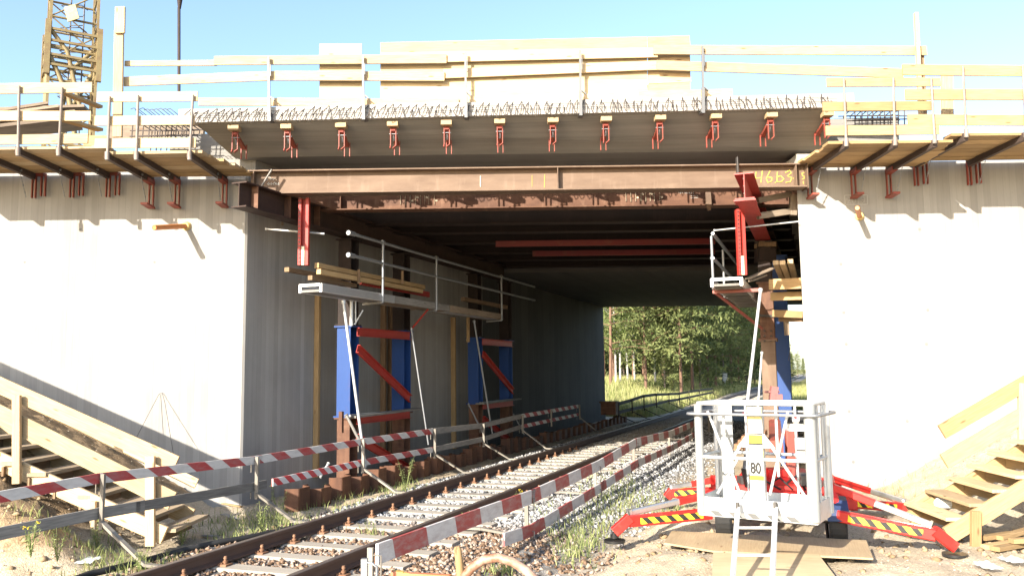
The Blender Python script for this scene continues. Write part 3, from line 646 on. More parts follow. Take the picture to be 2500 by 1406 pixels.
hand('chalk_line', [[(1173, 430), (1173, 456)]], CHK, .008); hand('chalk_line', [[(1330, 426), (1329, 458)]], CHY, .004); hand('chalk_line', [[(1299, 428), (1299, 456)]], CHY, .003)
timber('loose_lath', 'short pale lath leaning across the left end of the front girder', PY(632, 466, 13.85), PY(664, 414, 13.85), .05, .02, WG, cat='lath')
Y2 = 15.4; zb2 = PY(1250, 507, Y2-.15).z
g2 = thing('steel_girder', 'second rusty girder behind and below the front one with painted letters', 'girder', (0, Y2, 5))
zc = zb2+.2; b = MB(); b.ib((PY(700, 490, Y2).x, Y2, zc), (PY(1975, 490, Y2).x, Y2, zc), .4, .3, .022, .013); mk('girder_profile', b, RU, g2)
b = MB(); x = PY(832, 490, Y2-.1).x; b.box((x, Y2-.08, zc-.18), (x, Y2-.08, zc+.18), .14, .016, up=(1, 0, 0)); mk('stiffener', b, RU, g2)
def stencil(px, py):
    b = MB(); q = PY(px, py, Y2-.012); pat = [(0, 1, 0), (12, 1.1, 0), (24, 1, 1), (37, 1, 2), (49, 1.1, 0), (60, 1, 3), (70, 1, 0), (84, 1.1, 1)]
    for dx, h, k in pat:
        o = q+V(dx/FPX*Y2, -.003, 0); b.box(o-V(0, 0, .09*h), o+V(0, 0, .09), .004, .035, up=(0, 1, 0))
        if k: b.box(o+V(.02, 0, -.02 if k == 1 else .06), o+V(.06, 0, -.01 if k == 1 else .04), .004, .03)
    mk('painted_letters', b, CHK2, g2)
CHK2 = m_flat('faded_letter_paint', (.62, .52, .36), .9)
stencil(978, 489); stencil(1528, 481)
b = MB()
for k in range(9): p = PY(1655+k*4.5, 469+random.uniform(-2, 2), Y2-.012); b.tube([p, p+V(.015, 0, -.03), p+V(.02, 0, .01)], .004, 4)
for k in range(2): p = PY(1686, 479+5*k, Y2-.012); b.tube([p, p+V(.14, 0, .01)], .004, 4)
mk('chalk_note', b, CHK, g2)
b = MB(); p = PY(1728, 470, Y2-.2); b.box(p, p-V(-.01, 0, .28), .1, .05, up=(0, 1, 0)); b.box(p-V(.03, 0, .2), p-V(-.02, 0, .34), .06, .06, up=(0, 1, 0)); mk('girder_clamp', b, RB, g2)
REDD = m_paint('dark_red_paint', (.16, .015, .014), .3)
words = ['third', 'fourth', 'fifth', 'sixth', 'seventh', 'eighth']
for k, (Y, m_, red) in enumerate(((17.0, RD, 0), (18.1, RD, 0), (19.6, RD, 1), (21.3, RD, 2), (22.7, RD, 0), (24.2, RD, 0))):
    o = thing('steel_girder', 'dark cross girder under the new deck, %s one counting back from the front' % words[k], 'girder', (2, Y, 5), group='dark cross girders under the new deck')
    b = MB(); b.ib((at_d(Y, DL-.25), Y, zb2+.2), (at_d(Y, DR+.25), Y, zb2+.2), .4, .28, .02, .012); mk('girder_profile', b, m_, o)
    if red:
        p = PY(1210 if red == 1 else 1300, 590 if red == 1 else 620, Y-.16); q = PY(1745, 590 if red == 1 else 620, Y-.16)
        b = MB(); b.box((p.x, Y-.16, zb2-.03), (q.x, Y-.16, zb2-.03), .06, .14); mk('red_waling', b, REDD, o)
# longitudinal girders
pa = PY(583, 475, 13.15); zl = pa.z; DLG = pa.dot(TN)
def long_ib(name, label, p0, L, h, mat, par=None):
    o = thing(name, label, 'girder', tuple(p0)); b = MB(); b.ib(p0, p0+TU*L, h, .3, .022, .014); mk('girder_profile', b, mat, o); return o
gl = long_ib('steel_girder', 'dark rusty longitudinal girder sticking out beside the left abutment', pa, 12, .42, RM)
for L in (.3, 1.2, 2.1): b = MB(); p = pa+TU*L-TN*.085; b.box(p-V(0, 0, .19), p+V(0, 0, .19), .014, .13, up=(TN.x, TN.y, 0)); mk('stiffener', b, RU, gl)
pb = PY(1817, 454, 12.9); DRG = pb.dot(TN)
gr_ = long_ib('red_girder', 'red longitudinal girder sticking out toward the camera beside the right abutment', pb, 4.6, .43, RED)
b = MB(); p = pb+TU*.02+V(0, 0, -.235); b.box(p-TU*.05, p+TU*.0+TU*.3, .34, .02); mk('bottom_plate', b, RED, gr_)
for zz in (-.12, 0, .12): b = MB(); b.tube([pb+TN*.01+V(0, 0, zz)-TU*.001, pb+TU*.03+TN*.012+V(0, 0, zz)], .008, 6); mk('bolt', b, STD, gr_)
long_ib('steel_girder', 'rusty longitudinal girder continuing behind the red one', pb+TU*4.7, 6.5, .42, RU)
def vprop(label, px, y0, y1, Y, par=None, w=.17):
    o = thing('steel_strut', label, 'strut', tuple(PY(px, y1, Y))); A = PY(px, y0, Y); Z = PY(px, y1, Y); A.x = Z.x
    b = MB()
    for dx in (-w/2+.02, w/2-.02): b.ch(A+V(dx, 0, 0), Z+V(dx, 0, 0), .14, .05 if dx < 0 else -.05, .012, up=(0, 1, 0)) if False else b.box(A+V(dx, 0, 0), Z+V(dx, 0, 0), .12, .05, up=(1, 0, 0))
    b.box(A+V(0, .05, 0), Z+V(0, .05, 0), .02, w, up=(1, 0, 0)) if False else b.box(A+V(0, .04, 0), Z+V(0, .04, 0), w, .012, up=(0, 1, 0)); mk('channel_pair', b, RED, o)
    b = MB(); L = A.z-Z.z; n = int(L/.07)
    for k in range(n):
        z = Z.z+.05+k*.07; b.box((Z.x-w/2+.02, Z.y-.062, z), (Z.x-w/2+.02, Z.y-.062, z+.018), .03, .012)
    mk('slot', b, BLP, o); b = MB(); b.box(Z+V(0, -.055, 0), Z+V(0, -.055, .33), .05, .012, up=(0, 1, 0)); mk('pale_label', b, m_flat('label_cream', (.7, .62, .45)), o); return o
vprop('red perforated steel strut hanging below the left longitudinal girder', 741, 485, 648, 14.3)
vprop('red perforated steel strut hanging below the right red girder', 1812, 512, 672, 14.2, w=.13)
def rod(name, label, pts, r=.024, mat=GAL, cat='tube', group=None, par=None):
    b = MB(); b.tube(pts, r, 8); b.tube([pts[0], pts[0].lerp(pts[-1], .02)], (r[0] if isinstance(r, list) else r*1.5), 8)
    return mk(name, b, mat, par) if par else mk(name, b, mat, label=label, cat=cat, group=group)
rod('tie_rod', 'thin pale rod passing behind the left red strut', [PY(648, 559, 14.6), PY(792, 571, 14.5)], .018, ALP, 'rod')
rod('tie_rod', 'thin pale rod passing behind the right red strut', [PY(1742, 563, 14.5), PY(1950, 541, 14.3)], .014, ALP, 'rod')
# ------------------------------------------------------------------ support towers
def zat(px, py, d): return PD(px, py, d).z
DT = 8.78
def column(par, p, z0, z1, mat, h=.3, name='column'):
    b = MB(); b.ib(V(p.x, p.y, z0), V(p.x, p.y, z1), h, h*.95, .02, .014, up=TU); b.box(V(p.x, p.y, z0), V(p.x, p.y, z0+.03), h+.08, h+.08, up=TU); b.box(V(p.x, p.y, z1-.03), V(p.x, p.y, z1), h+.08, h+.08, up=TU); mk(name, b, mat, par)
def tower(label, s1, s2, z):
    o = thing('support_tower', label, 'support tower', tuple(TR(s1, DT, z[0]))); zt = zl-.24
    for s in (s1, s2):
        p = TR(s, DT); column(o, p, z[0], z[1], RU, name='lower_column'); column(o, p, z[1], z[2], BLU, .32, 'blue_column'); column(o, p, z[2], zt, RD, name='upper_column')
    A = TR(s1, DT-.2); C = TR(s2, DT-.2)
    for (u1, v1, u2, v2) in ((0, z[2]-.12, 1, z[2]-.12), (0, z[2]-.45, 1, z[1]+.28), (0, z[1]-.05, 1, z[1]-.05), (0, z[1]-.4, 1, z[0]+.2)):
        b = MB(); b.ch(V(A.x, A.y, v1)+(C-A)*u1, V(A.x, A.y, v2)+(C-A)*u2, .17, .06, .01); mk('red_brace', b, RED, o)
    b = MB(); b.box(TR(s1-.3, DT-.25, z[1]+.02), TR(s2+.3, DT-.25, z[1]+.05), .25, .04); mk('walk_board', b, WG, o)
    b = MB(); b.tube([TR(s1-.4, DT-.3, z[1]+.05), TR(s2+.3, DT-.3, z[1]+.05)], .024, 8); mk('scaffold_tube', b, GAL, o)
def ss_at(px, d):
    v = ray(px, 800); p = CP+v*(d/v.dot(TN)); return p.dot(TU)
s1 = ss_at(850, DT); s2 = ss_at(980, DT); s3 = ss_at(1160, DT); s4 = ss_at(1234, DT)
ZB_ = zat(848, 1018, DT); ZT_ = zat(848, 796, DT)
tower('near support tower with blue columns and red braces by the left abutment', s1, s2, (-.4, ZB_, ZT_))
tower('farther dark support tower with blue columns by the left abutment', s3, s4, (-.4, ZB_, ZT_))
b = MB(); p = PD(833, 1030, DT-.2); b.box(p-V(0, 0, .2), p+V(0, 0, .2), .07, .07, up=TU); mk('rusty_spindle', b, RP, label='short rusty threaded bar at the foot of the near left tower', cat='bar')
# right tower
o = thing('support_tower', 'right support tower with a rusty front column and blue column behind', 'support tower', tuple(PY(1876, 1000, 17.6)))
pc = PY(1874, 800, 17.2); zt = pb.z-.24
column(o, pc, -.3, PY(1874, 830, 17.2).z, RB, name='lower_column'); column(o, pc, PY(1874, 830, 17.2).z, PY(1874, 690, 17.2).z, RU, .3, 'middle_column'); column(o, pc, PY(1874, 690, 17.2).z, zt, RD, .28, 'upper_column')
pc2 = PY(1909, 800, 19.4); column(o, pc2, -.3, zt, BLU, .32, 'blue_column')
for y0, y1 in ((592, 605), (608, 640)): b = MB(); b.box(PY(1868, y0, 17.2), PY(1868, y1, 17.2), .36, .36, up=(0, 1, 0)); mk('packing', b, WD if y0 < 600 else RD, o)
b = MB()
for k in range(6): p = PY(1866+(k % 2)*16, 812-12*(k//2)+20, 17.03); b.tube([p, p+V(0, -.03, 0)], .02, 6)
b.box(PY(1855, 770, 17.0), PY(1890, 772, 17.0), .03, .05); mk('splice_bolts', b, STD, o)
# crossing timbers between right tower and wall
def tmb(label, a, c, w=.1, h=.16, mat=WN2, g_='timber packing between the right tower and the abutment'): timber('timber_beam', label, PY(*a), PY(*c), w, h, mat, cat='beam', group=g_)
tmb('upper thick timber beam between the right tower and the abutment', (1880, 695, 15.6), (1958, 692, 15.2), .12, .2)
tmb('second thick timber beam between the right tower and the abutment', (1884, 724, 15.9), (1960, 722, 15.5), .12, .16)
tmb('third timber beam beside the right tower against the abutment', (1888, 765, 16.2), (1962, 768, 15.8), .1, .14)
tmb('lowest timber beam beside the right tower against the abutment', (1905, 779, 16.4), (1962, 780, 15.9), .1, .1, WD)
tmb('short vertical timber hanging under the beams by the blue column', (1917, 758, 16.3), (1922, 818, 16.3), .1, .08, WO)
for k, (x0, y0, x1, y1) in enumerate(((1886, 637, 1903, 678), (1902, 637, 1919, 680), (1921, 634, 1934, 678))):
    tmb('%s of the three pale squared timbers lying on the beams by the right abutment' % ('leftmost', 'middle', 'rightmost')[k], (x0+8, y0+4, 14.9), (x1+8, y1+4, 18.0 if 0 else 16.2), .1, .08, WN)
tmb('upper grey timber running from the red girder to the right abutment', (1850, 490, 14.4), (1930, 474, 14.6), .08, .1, WO); tmb('lower grey timber running from the red girder to the right abutment', (1850, 528, 14.4), (1932, 516, 14.6), .08, .11, WO)
tmb('vertical timber on the right abutment beside the red girder', (1936, 476, 14.6), (1936, 526, 14.6), .1, .12, WO)
timber('loose_plank', 'thin pale plank rising from the right walkway to the timber stack', PY(1826, 680, 14.6), PY(1886, 655, 15.0), .12, .03, WO, cat='plank')
timber('loose_plank', 'short pale plank under the rising one by the right walkway', PY(1832, 686, 14.8), PY(1868, 672, 15.0), .1, .03, WO, cat='plank')
tmb('upper pale timber nailed near the top of the left inner wall', (630, 541, 15.0), (690, 545, 15.4), .06, .1, WO)
# timbers along the left wall
def up_(label, px, y0, y1, d, w, mat): timber('timber_upright', label, PD(px, y1, d), V(PD(px, y1, d).x, PD(px, y1, d).y, PD(px, y0, d).z), w, .08, mat, up=TU)
up_('near timber upright standing against the left inner wall', 771, 715, 1165, DL-.06, .11, WN2)
up_('timber upright on the left inner wall between the near tower columns', 935, 745, 1120, DL-.06, .12, WD)
up_('dark timber upright on the left inner wall right of another one', 952, 745, 1120, DL-.1, .1, WD)
up_('timber upright on the left inner wall beyond the near tower', 1108, 775, 1095, DL-.06, .13, WN2)
up_('short timber hanging under the walkway near the far tower', 1143, 770, 835, DT-.4, .06, WN2)
timber('timber_beam', 'timber header joining the uprights on the left inner wall', PD(775, 712, DL-.06), PD(1010, 752, DL-.06), .08, .1, WD, cat='beam')
# ------------------------------------------------------------------ walkways
def walkway(label, d0, d1, s0, s1, z, rails, mats, seg):
    o = thing('walkway', label, 'walkway', tuple(TR(s0, (d0+d1)/2, z)))
    n = len(seg)-1
    for k in range(n):
        a0, a1 = seg[k], seg[k+1]-.03
        for d in (d0, d1):
            b = MB(); b.box(TR(a0, d, z), TR(a1, d, z), .05, .15, bev=.008); mk('side_beam', b, mats[k % len(mats)], o)
        b = MB(); b.box(TR(a0, (d0+d1)/2, z-.05), TR(a1, (d0+d1)/2, z-.05), abs(d1-d0)-.05, .04); mk('deck_board', b, mats[(k+1) % len(mats)], o)
        b = MB(); b.box(TR(a0-.01, d0, z+.05), TR(a0-.01, d1, z+.05), .035, .05); mk('end_rung', b, ALP, o)
    return o
DW = 7.95; pw = PD(783, 702, DW); zw = pw.z; sw = pw.dot(TU); se = ss_at(1262, DW)
segs = [sw, sw+2.6, sw+5.2, se-1.2]
wl = walkway('left aluminium walkway with tube handrails along the near support tower', DW, DW+.42, sw, se, zw, 0, [ALU, WG, WO], segs)
zr1 = PD(845, 568, DW).z; zr2 = PD(845, 622, DW).z; sr = ss_at(845, DW)
for z in (zr1, zr2): rod('x', 0, [TR(sr, DW-.03, z), TR(sr+3, DW-.03, z-.01), TR(se+1.5, DW-.03, z-.02)], .03, GAL, par=wl).name = 'handrail'
for px in (930, 1062, 1222):
    s = ss_at(px, DW); b = MB(); b.tube([TR(s, DW-.04, zw-.1), TR(s, DW-.04, zr1+.04)], .026, 8); b.box(TR(s, DW-.04, zw-.1), TR(s, DW+.4, zw-.12), .05, .04); b.tube([TR(s-.05, DW-.04, zr1), TR(s+.05, DW-.04, zr1)], .04, 8); mk('handrail_post', b, GAL, wl)
for px, px2 in ((970, 1008),): b = MB(); b.tube([PD(1045, 755, DW), PD(1003, 805, DW+.5)], .02, 6); mk('knee_brace', b, RED, wl)
pr = PY(1738, 690, 14.3); zq = pr.z; d0 = pr.dot(TN); d1_ = d0-.5; s0 = pr.dot(TU)
wr = walkway('right aluminium walkway with tube handrails beside the right support tower', d0, d1_, s0, s0+6, zq, 0, [ALU, WG, ALU], [s0, s0+2.6, s0+5.2])
for y in (570, 630):
    p = PY(1740, y, 14.0); dd_ = p.dot(TN); s_ = p.dot(TU); b = MB(); b.tube([TR(s_, dd_, p.z), TR(s_+5, dd_, p.z)], .03, 8); mk('handrail', b, GAL, wr)
for k in (0.35, 2.2):
    b = MB(); b.tube([TR(s0+k, d0+.02, zq-.08), TR(s0+k, d0+.02, PY(1740, 566, 14.0).z+.03)], .026, 8); b.tube([TR(s0+k, d0+.02, zq+.45), TR(s0+k, d0+.02, zq+.5)], .04, 8); mk('handrail_post', b, GAL, wr)
b = MB(); b.box(TR(s0+.5, d0+.05, zq-.12), TR(s0+.5, d1_-.3, zq-.12), .06, .06); b.box(TR(s0+.5, d0, zq-.14), TR(s0+1.8, d1_-.2, zq-.75), .04, .04); mk('red_bearer', b, REDF, wr)
b = MB()
for k in range(12): b.box(TR(s0+.3+k*.42, d0-.03, zq-.085), TR(s0+.3+k*.42, d1_+.03, zq-.085), .07, .03)
mk('deck_rungs', b, WG, wr)
def dt(label, px, py, d, L, w, h, mat=WN2, rz=0): 
    p = PD(px, py, d); timber('squared_timber', label, p, p+TU*L+TN*rz, w, h, mat, group='squared timbers on the left walkway')
dt('upper squared timber with a lit end lying on the left walkway', 773, 648, DW+.35, 4.2, .09, .09); dt('lower squared timber with a lit end lying on the left walkway', 778, 663, DW+.3, 4.0, .09, .09)
dt('dark timber behind the others reaching left toward the inner wall', 700, 658, DW+.95, 3.2, .1, .08, WD); dt('short dark timber under the lit ones on the left walkway', 757, 678, DW+.45, 1.5, .09, .08, WD)
dt('far timber lying on the left walkway by the dark tower', 1130, 730, DW+.3, 3.0, .1, .1, WD); dt('red steel waler under the timbers on the left walkway', 880, 688, DW+.42, 3.0, .05, .12, RED)
for k, px in enumerate((876, 983)):
    p = PD(px, 690, DW+.22); timber('timber_peg', '%s timber peg clamping the squared timbers' % ('near', 'far')[k], p-V(0, 0, .02), p+V(0, 0, .25), .05, .03, WD, up=TU, cat='peg')
def leaning(label, a, c, da, dc, r=.024, mat=GAL): rod('raking_tube', label, [PD(*a, da), PD(*c, dc)], r, mat, 'tube', 'thin raking scaffold tubes')
leaning('bright raking tube in front of the near left tower', (838, 733), (892, 1140), DW, DW-.3, .026, ALP)
leaning('raking tube right of the near left tower', (1004, 800), (1046, 1085), DW+.1, DW-.2, .018)
leaning('raking tube in front of the far left tower', (1157, 782), (1203, 1065), DW, DW-.2, .022)
leaning('short bright tube on top of the near blue column', (858, 735), (858, 795), DW+.25, DW+.25, .035, ALP); leaning('thin bright tube beside the short tube over the blue column', (868, 735), (868, 790), DW+.2, DW+.2, .015, ALP)
leaning('small slanting bright tube over the near blue column', (866, 792), (886, 757), DW+.2, DW+.1, .014, ALP); leaning('lower raking tube at the foot of the near left tower', (845, 1012), (880, 1080), DW+.3, DW, .028, WG)
leaning('small pale stick leaning by the sheet piles', (802, 1130), (782, 1165), DW, DW, .02, ALP)
leaning('dark raking tube at the foot of the far tower', (1143, 985), (1190, 1080), DW+.1, DW-.2, .018); leaning('dark raking tube beyond the far tower', (1253, 1010), (1280, 1060), DW, DW-.2, .018)
rod('raking_tube', 'bright raking tube in front of the right support tower', [PY(1857, 706, 14.2), PY(1824, 985, 13.2)], .026, ALP, group='thin raking scaffold tubes')
rod('raking_tube', 'second bright tube behind the first at the right tower foot', [PY(1860, 860, 15.5), PY(1850, 1000, 14.8)], .02, ALP, group='thin raking scaffold tubes')
rod('hanging_wire', 'thin wire hanging beside the blue column in the gap', [PY(1938, 790, 17.5), PY(1925, 880, 17.5)], .006, STD, 'wire')
# ------------------------------------------------------------------ sheet piles
sp_ = thing('sheet_pile_wall', 'low rusty sheet pile wall along the left side of the track', 'sheet piles', tuple(TR(12, 8.25, -.4)))
s = ss_at(722, 8.15); k = 0
while s < 36:
    zt_ = .0+random.uniform(-.07, .09) - (.0 if s < 25 else .05); b = MB(); w = .3; d = 8.12; e = .2
    pts = [(s, d+e), (s+.1, d), (s+.1+w, d), (s+.2+w, d+e), (s+.2+w*1.5, d+e)]
    for i in range(len(pts)-1):
        A = TR(pts[i][0], pts[i][1]); C = TR(pts[i+1][0], pts[i+1][1]); nrm = (C-A).cross(V(0, 0, 1)).normalized()*.012
        b.prism([V(A.x, A.y, -.5), V(C.x, C.y, -.5), V(C.x, C.y, -.5)+nrm, V(A.x, A.y, -.5)+nrm], (0, 0, .5+zt_))
    mk('sheet_pile', b, RP, sp_); s += .65; k += 1
# ------------------------------------------------------------------ barriers clamped to the rails
def fence(label, d, posts, side, tb, cat='barrier', foot=None, drop=.42, pm=None):
    """posts: (px, y_top, y_low); tb: list of (i0,i1,mat,f0,f1) for boards"""
    P = []
    for px, y0, y1 in posts:
        A = PD(px, y0, d); C = PD(px, y1, d); P.append((A, V(A.x, A.y, C.z)))
    o = thing('track_barrier', label, cat, tuple(P[len(P)//2][1])); inw = -1 if side > 0 else 1   # direction to rails along TN
    for i, (A, C) in enumerate(P):
        b = MB(); b.box(C-V(0, 0, .1), A+V(0, 0, .03), .05, .03, up=TU)
        q = TN*inw*(-.04)
        for z in (A.z-.03, C.z+.06):
            e = V(A.x, A.y, z); b.tube([e, e+TN*(-inw)*.05+V(0, 0, .0), e+TN*(-inw)*.1, e+TN*(-inw)*.1-V(0, 0, .16)], .008, 5)
        mk('post', b, pm or WOP, o)
        if foot is None or i in foot:
            b = MB(); dr = 6.35+.35 if side > 0 else 4.85-.35; dd0 = C.dot(TN); s = C.dot(TU)
            F = TR(s, dr+side*.25, -.12); b.box(C-V(0, 0, .02), F, .06, .03); b.box(F, TR(s, dr-side*.25, -.13), .07, .03); mk('rail_clamp_arm', b, pm or WOP, o)
    for i0, f0, i1, f1, lev, mat, h in tb:
        def at(i, f):
            a = P[i][lev]; c = P[min(i+1, len(P)-1)][lev] if f >= 0 else P[max(i-1, 0)][lev]; return a.lerp(c, abs(f)) if f else a.copy()
        def ex(i, f):
            if f > 1 or (f < 0): 
                pass
            return at(i, f)
        pts = [at(i0, f0)]+[P[i][lev] for i in range(i0+1, i1+1)]+([at(i1, f1)] if f1 else [])
        # boards follow the posts; each straight run one piece of the same board
        b = MB(); rr = random.random(); off = TN*(-inw)*.06-V(0, 0, .02 if lev == 0 else -.07)
        for a_, c_ in zip(pts[:-1], pts[1:]):
            if (c_-a_).length > .02: b.box(a_+off, c_+off, .028, h, r=rr)
        mk('barrier_board', b, mat, o)
    return o
WOP = m_wood('barrier_post_wood', (.27, .24, .2), (.19, .17, .14))
fence('long left barrier with red and white boards between stairs and track', 7.6,
      [(-330, 1272, 1395), (252, 1163, 1268), (628, 1120, 1200), (887, 1076, 1140), (1062, 1050, 1106), (1181, 1037, 1080), (1276, 1014, 1048), (1346, 1002, 1032), (1415, 990, 1017)], 1,
      [(0, 0, 2, .06, 0, STR, .115), (2, .04, 4, -.0, 0, STR, .115), (4, .0, 6, 0, 0, WG, .12), (6, 0, 8, 0, 0, STR, .11), (0, 0, 1, .25, 1, WG, .125), (1, .2, 2, .1, 1, WG, .12), (2, .15, 3, 0, 1, STR3, .11), (3, 0, 4, 0, 1, STR, .11), (4, 0, 6, 0, 1, WG, .11), (6, 0, 8, 0, 1, STR, .1)], foot=(1, 2, 3, 4, 5, 6, 8))
fence('right barrier with worn red and white boards between track and lift', 3.62,
      [(905, 1345, 1440), (1285, 1208, 1308), (1452, 1133, 1203), (1546, 1077, 1141), (1633, 1056, 1101), (1688, 1032, 1068), (1730, 1018, 1046)], -1,
      [(0, 0, 1, .04, 0, STR2, .17), (1, 0, 3, .0, 0, STR2, .17), (3, 0, 5, .5, 0, STR2, .16), (0, .75, 2, .1, 1, STR2, .15), (2, .05, 5, .4, 1, STR2, .15)], foot=(1, 2, 3, 4, 5))
fence('far dark barrier beyond the underpass on the left of the track', 7.6,
      [(1510, 985, 1012), (1543, 976, 1003), (1572, 966, 997), (1602, 962, 990), (1633, 961, 982), (1658, 960, 978), (1682, 956, 973), (1708, 952, 967), (1741, 948, 960)], 1,
      [(0, 0, 8, 0, 0, BKT, .13), (0, 0, 8, 0, 1, BKT, .13)], pm=BKT)  # boards and posts share one even blackish tone
b = MB(); p = PD(1488, 990, 7.9); b.box(p-V(0, 0, .35), p+V(0, 0, .12), .6, .45, up=TU); b.box(p+V(0, 0, .12), p+V(0, 0, .17), .7, .55, up=TU); mk('rusty_box', b, RU, label='rusty brown box at the far corner of the left abutment', cat='box')
b = MB(); q = PY(890, 1372, 6.7); b.box(q-V(0, 0, .2), q+V(0, 0, .03), .05, .05, up=(0, 1, 0)); b.tube([q, q+V(.06, -.02, .0), q+V(.1, -.02, -.03), q+V(.1, -.02, -.2)], .012, 6); mk('fence_clamp', b, GAL, label='galvanised clamp post at the near end of the right barrier', cat='clamp')
# ------------------------------------------------------------------ drain pipes on the wing walls
def pipe(label, base, tip, Yt):
    A = PY(*base, WY); T = PY(*tip, Yt); o = thing('drain_pipe', label, 'pipe', tuple(A)); d = (T-A).normalized()
    b = MB(); b.tube([A, T], .045, 14, cap=False); b.tube([T+d*.001, A], .037, 14, cap=True); mk('pipe_tube', b, ORP, o)
    b = MB(); b.tube([A-V(0, -.01, 0), A+d*.05], [.085, .07], 14); mk('collar', b, m_flat('sealing_foam', (.7, .5, .2), .9), o)
pipe('orange drain pipe sticking out of the left wing wall', (456, 552), (377, 556), 13.6); pipe('orange drain pipe sticking out of the right wing wall', (2098, 528), (2093, 508), 13.65)
rod('bent_wire', 'thin bent wire leaning on the left wing wall', [PY(325, 1083, 13.9), PY(388, 962, WY-.03), PY(396, 958, WY-.02), PY(403, 985, 14.3), PY(432, 1160, 13.6)], .005, STD, 'wire')
YELP = m_flat('pale_yellow_label', (.75, .66, .25), .5)
PNK = m_paint('faded_pink_paint', (.3, .12, .11), .3)
RHP = m_paint('worn_rust_paint', (.24, .1, .05), .5, (.42, .35, .28)); RPW = m_wood('reddish_timber', (.34, .17, .09), (.22, .11, .06)); ORB = m_stripe('orange_board', (.45, .15, .06), (.45, .3, .07), .9, 1, .3)
BLU2 = m_flat('dark_blue_plastic', (.03, .05, .12), .5); GALP = m_metal('weathered_aluminium', (.36, .37, .36), .5, .3)
# ------------------------------------------------------------------ wooden stairs
def stair(label, foot, run, rise_slope, Yn, Yf, nsteps, mat, matT, posts, rails, strw=.24):
    """foot: x of lower end; run direction sign"""
    pass
def sboard(name, par, a, c, th, h, mat): b = MB(); b.box(a, c, th, h, bev=.003); mk(name, b, mat, par)
o = thing('wooden_stairs', 'pale wooden stairs with board handrail climbing left along the white wall', 'stairs', tuple(PY(380, 1330, 10.7)))
Yn = 10.72; Yf = 11.85
L0 = PY(402, 1306, Yn); L1 = PY(-700, 809, Yn+.35); sboard('stringer', o, L0, L1, .05, .22, WN)
R0_ = PY(468, 1262, Yf); dl = (L1-L0); sboard('stringer', o, V(R0_.x, Yf, R0_.z), V(R0_.x, Yf, R0_.z)+V(dl.x, 0, dl.z), .05, .24, WN)
n = 22; sl_ = dl.z/dl.x
for k in range(n):
    x = L0.x+.0-.34*k; z = L0.z+.05+(x-L0.x)*sl_
    b = MB(); b.box((x, Yn+.03, z), (x+.02, Yf-.03, z), .26, .045, bev=.003); mk('tread', b, TRD, o)
    b = MB(); b.box((x-.1, Yn+.04, z-.1), (x-.08, Yf-.05, z-.1), .03, .12) ; mk('riser_batten', b, WD, o)
def spost(px, y0, y1, Y, w, mat, par): b = MB(); b.box(PY(px, y1, Y), PY(px, y0, Y), w, .055, up=(0, 1, 0), bev=.003); mk('post', b, mat, par)
spost(367, 1113, 1332, Yn-.06, .115, WN, o); spost(41, 965, 1180, Yn-.02, .1, WN, o); spost(228, 1223, 1285, Yn-.02, .07, WN, o)
sboard('handrail_board', o, PY(430, 1132, Yn+.02), PY(-1000, 494, Yn+.2), .035, .21, WN)
sboard('handrail_board', o, PY(421, 1222, Yn+.02), PY(-1000, 512, Yn+.2), .035, .24, WN)
sboard('handrail_board', o, PY(480, 1180, Yf+.05), PY(-700, 607, Yf+.05), .03, .14, WN)
o = thing('wooden_stairs', 'yellowish wooden stairs climbing right at the right edge', 'stairs', tuple(PY(2380, 1335, 9.6)))
Yn = 9.75; Yf = 10.8
L0 = PY(2313, 1307, Yn); L1 = PY(2660, 1096, Yn); sboard('stringer', o, L0, L1, .05, .2, WN2); dl = L1-L0
R0_ = PY(2222, 1272, Yf); sboard('stringer', o, R0_, R0_+V(dl.x*1.25, 0, dl.z*1.25), .05, .24, WN2)
sl_ = dl.z/dl.x
for k in range(9):
    x = L0.x+.12+.28*k; z = L0.z+.12+(x-L0.x)*sl_; xb_ = x+.03
    b = MB(); b.box((x, Yn-.02, z), (xb_, Yf+.02, z+.01), .27, .04, bev=.003); mk('tread', b, WN, o)
    b = MB(); b.box((x+.08, Yn+.04, z-.1), (xb_+.08, Yf-.04, z-.1), .03, .12); mk('riser_batten', b, WN2, o)
spost(2382, 1247, 1350, Yn-.06, .11, WN2, o); spost(2497, 935, 1090, Yf, .12, WN, o)
sboard('handrail_board', o, PY(2299, 1054, Yf), PY(2640, 856, Yf), .035, .19, WN2); sboard('handrail_board', o, PY(2305, 1126, Yf), PY(2640, 930, Yf), .035, .2, WN2)
timber('loose_plank', 'plank leaning on the foot of the right stairs', PY(2215, 1240, 10.9), PY(2278, 1200, 10.9), .05, .12, WN, cat='plank')
p = PY(2290, 1228, 10.6); b = MB(); b.tube([p, p+V(.25, 0, 0)], .07, 12); b.tube([p+V(.02, -.02, 0), p+V(.02, .0, .0)], .075, 12); b.box(p+V(.28, 0, -.04), p+V(.42, 0, -.04), .12, .12); mk('wire_coil', b, WHT, label='white roll of tape on the lowest tread of the right stairs', cat='roll')
for k, (x0, y0, x1, y1) in enumerate(((2405, 1335, 2500, 1318), (2430, 1345, 2520, 1322), (2440, 1325, 2530, 1300), (2400, 1322, 2470, 1310), (2470, 1340, 2560, 1330))):
    A = PZ(x0, y0, G(*PZ(x0, y0, -.1).xy)+.02); C = PZ(x1, y1, G(*PZ(x1, y1, -.1).xy)+.05); A.z = G(A.x, A.y)+.03+.02*k; C.z = G(C.x, C.y)+.03+.02*k
    timber('offcut', 'short yellowish timber offcut in the pile beside the right stairs, number of ends facing right' if 0 else ('%s offcut in the pile of short yellow timbers by the right stairs' % ('nearest', 'middle', 'topmost', 'leftmost', 'rightmost')[k]), A, C, .1, .05, WN2, cat='offcut', group='timber offcuts by the right stairs')
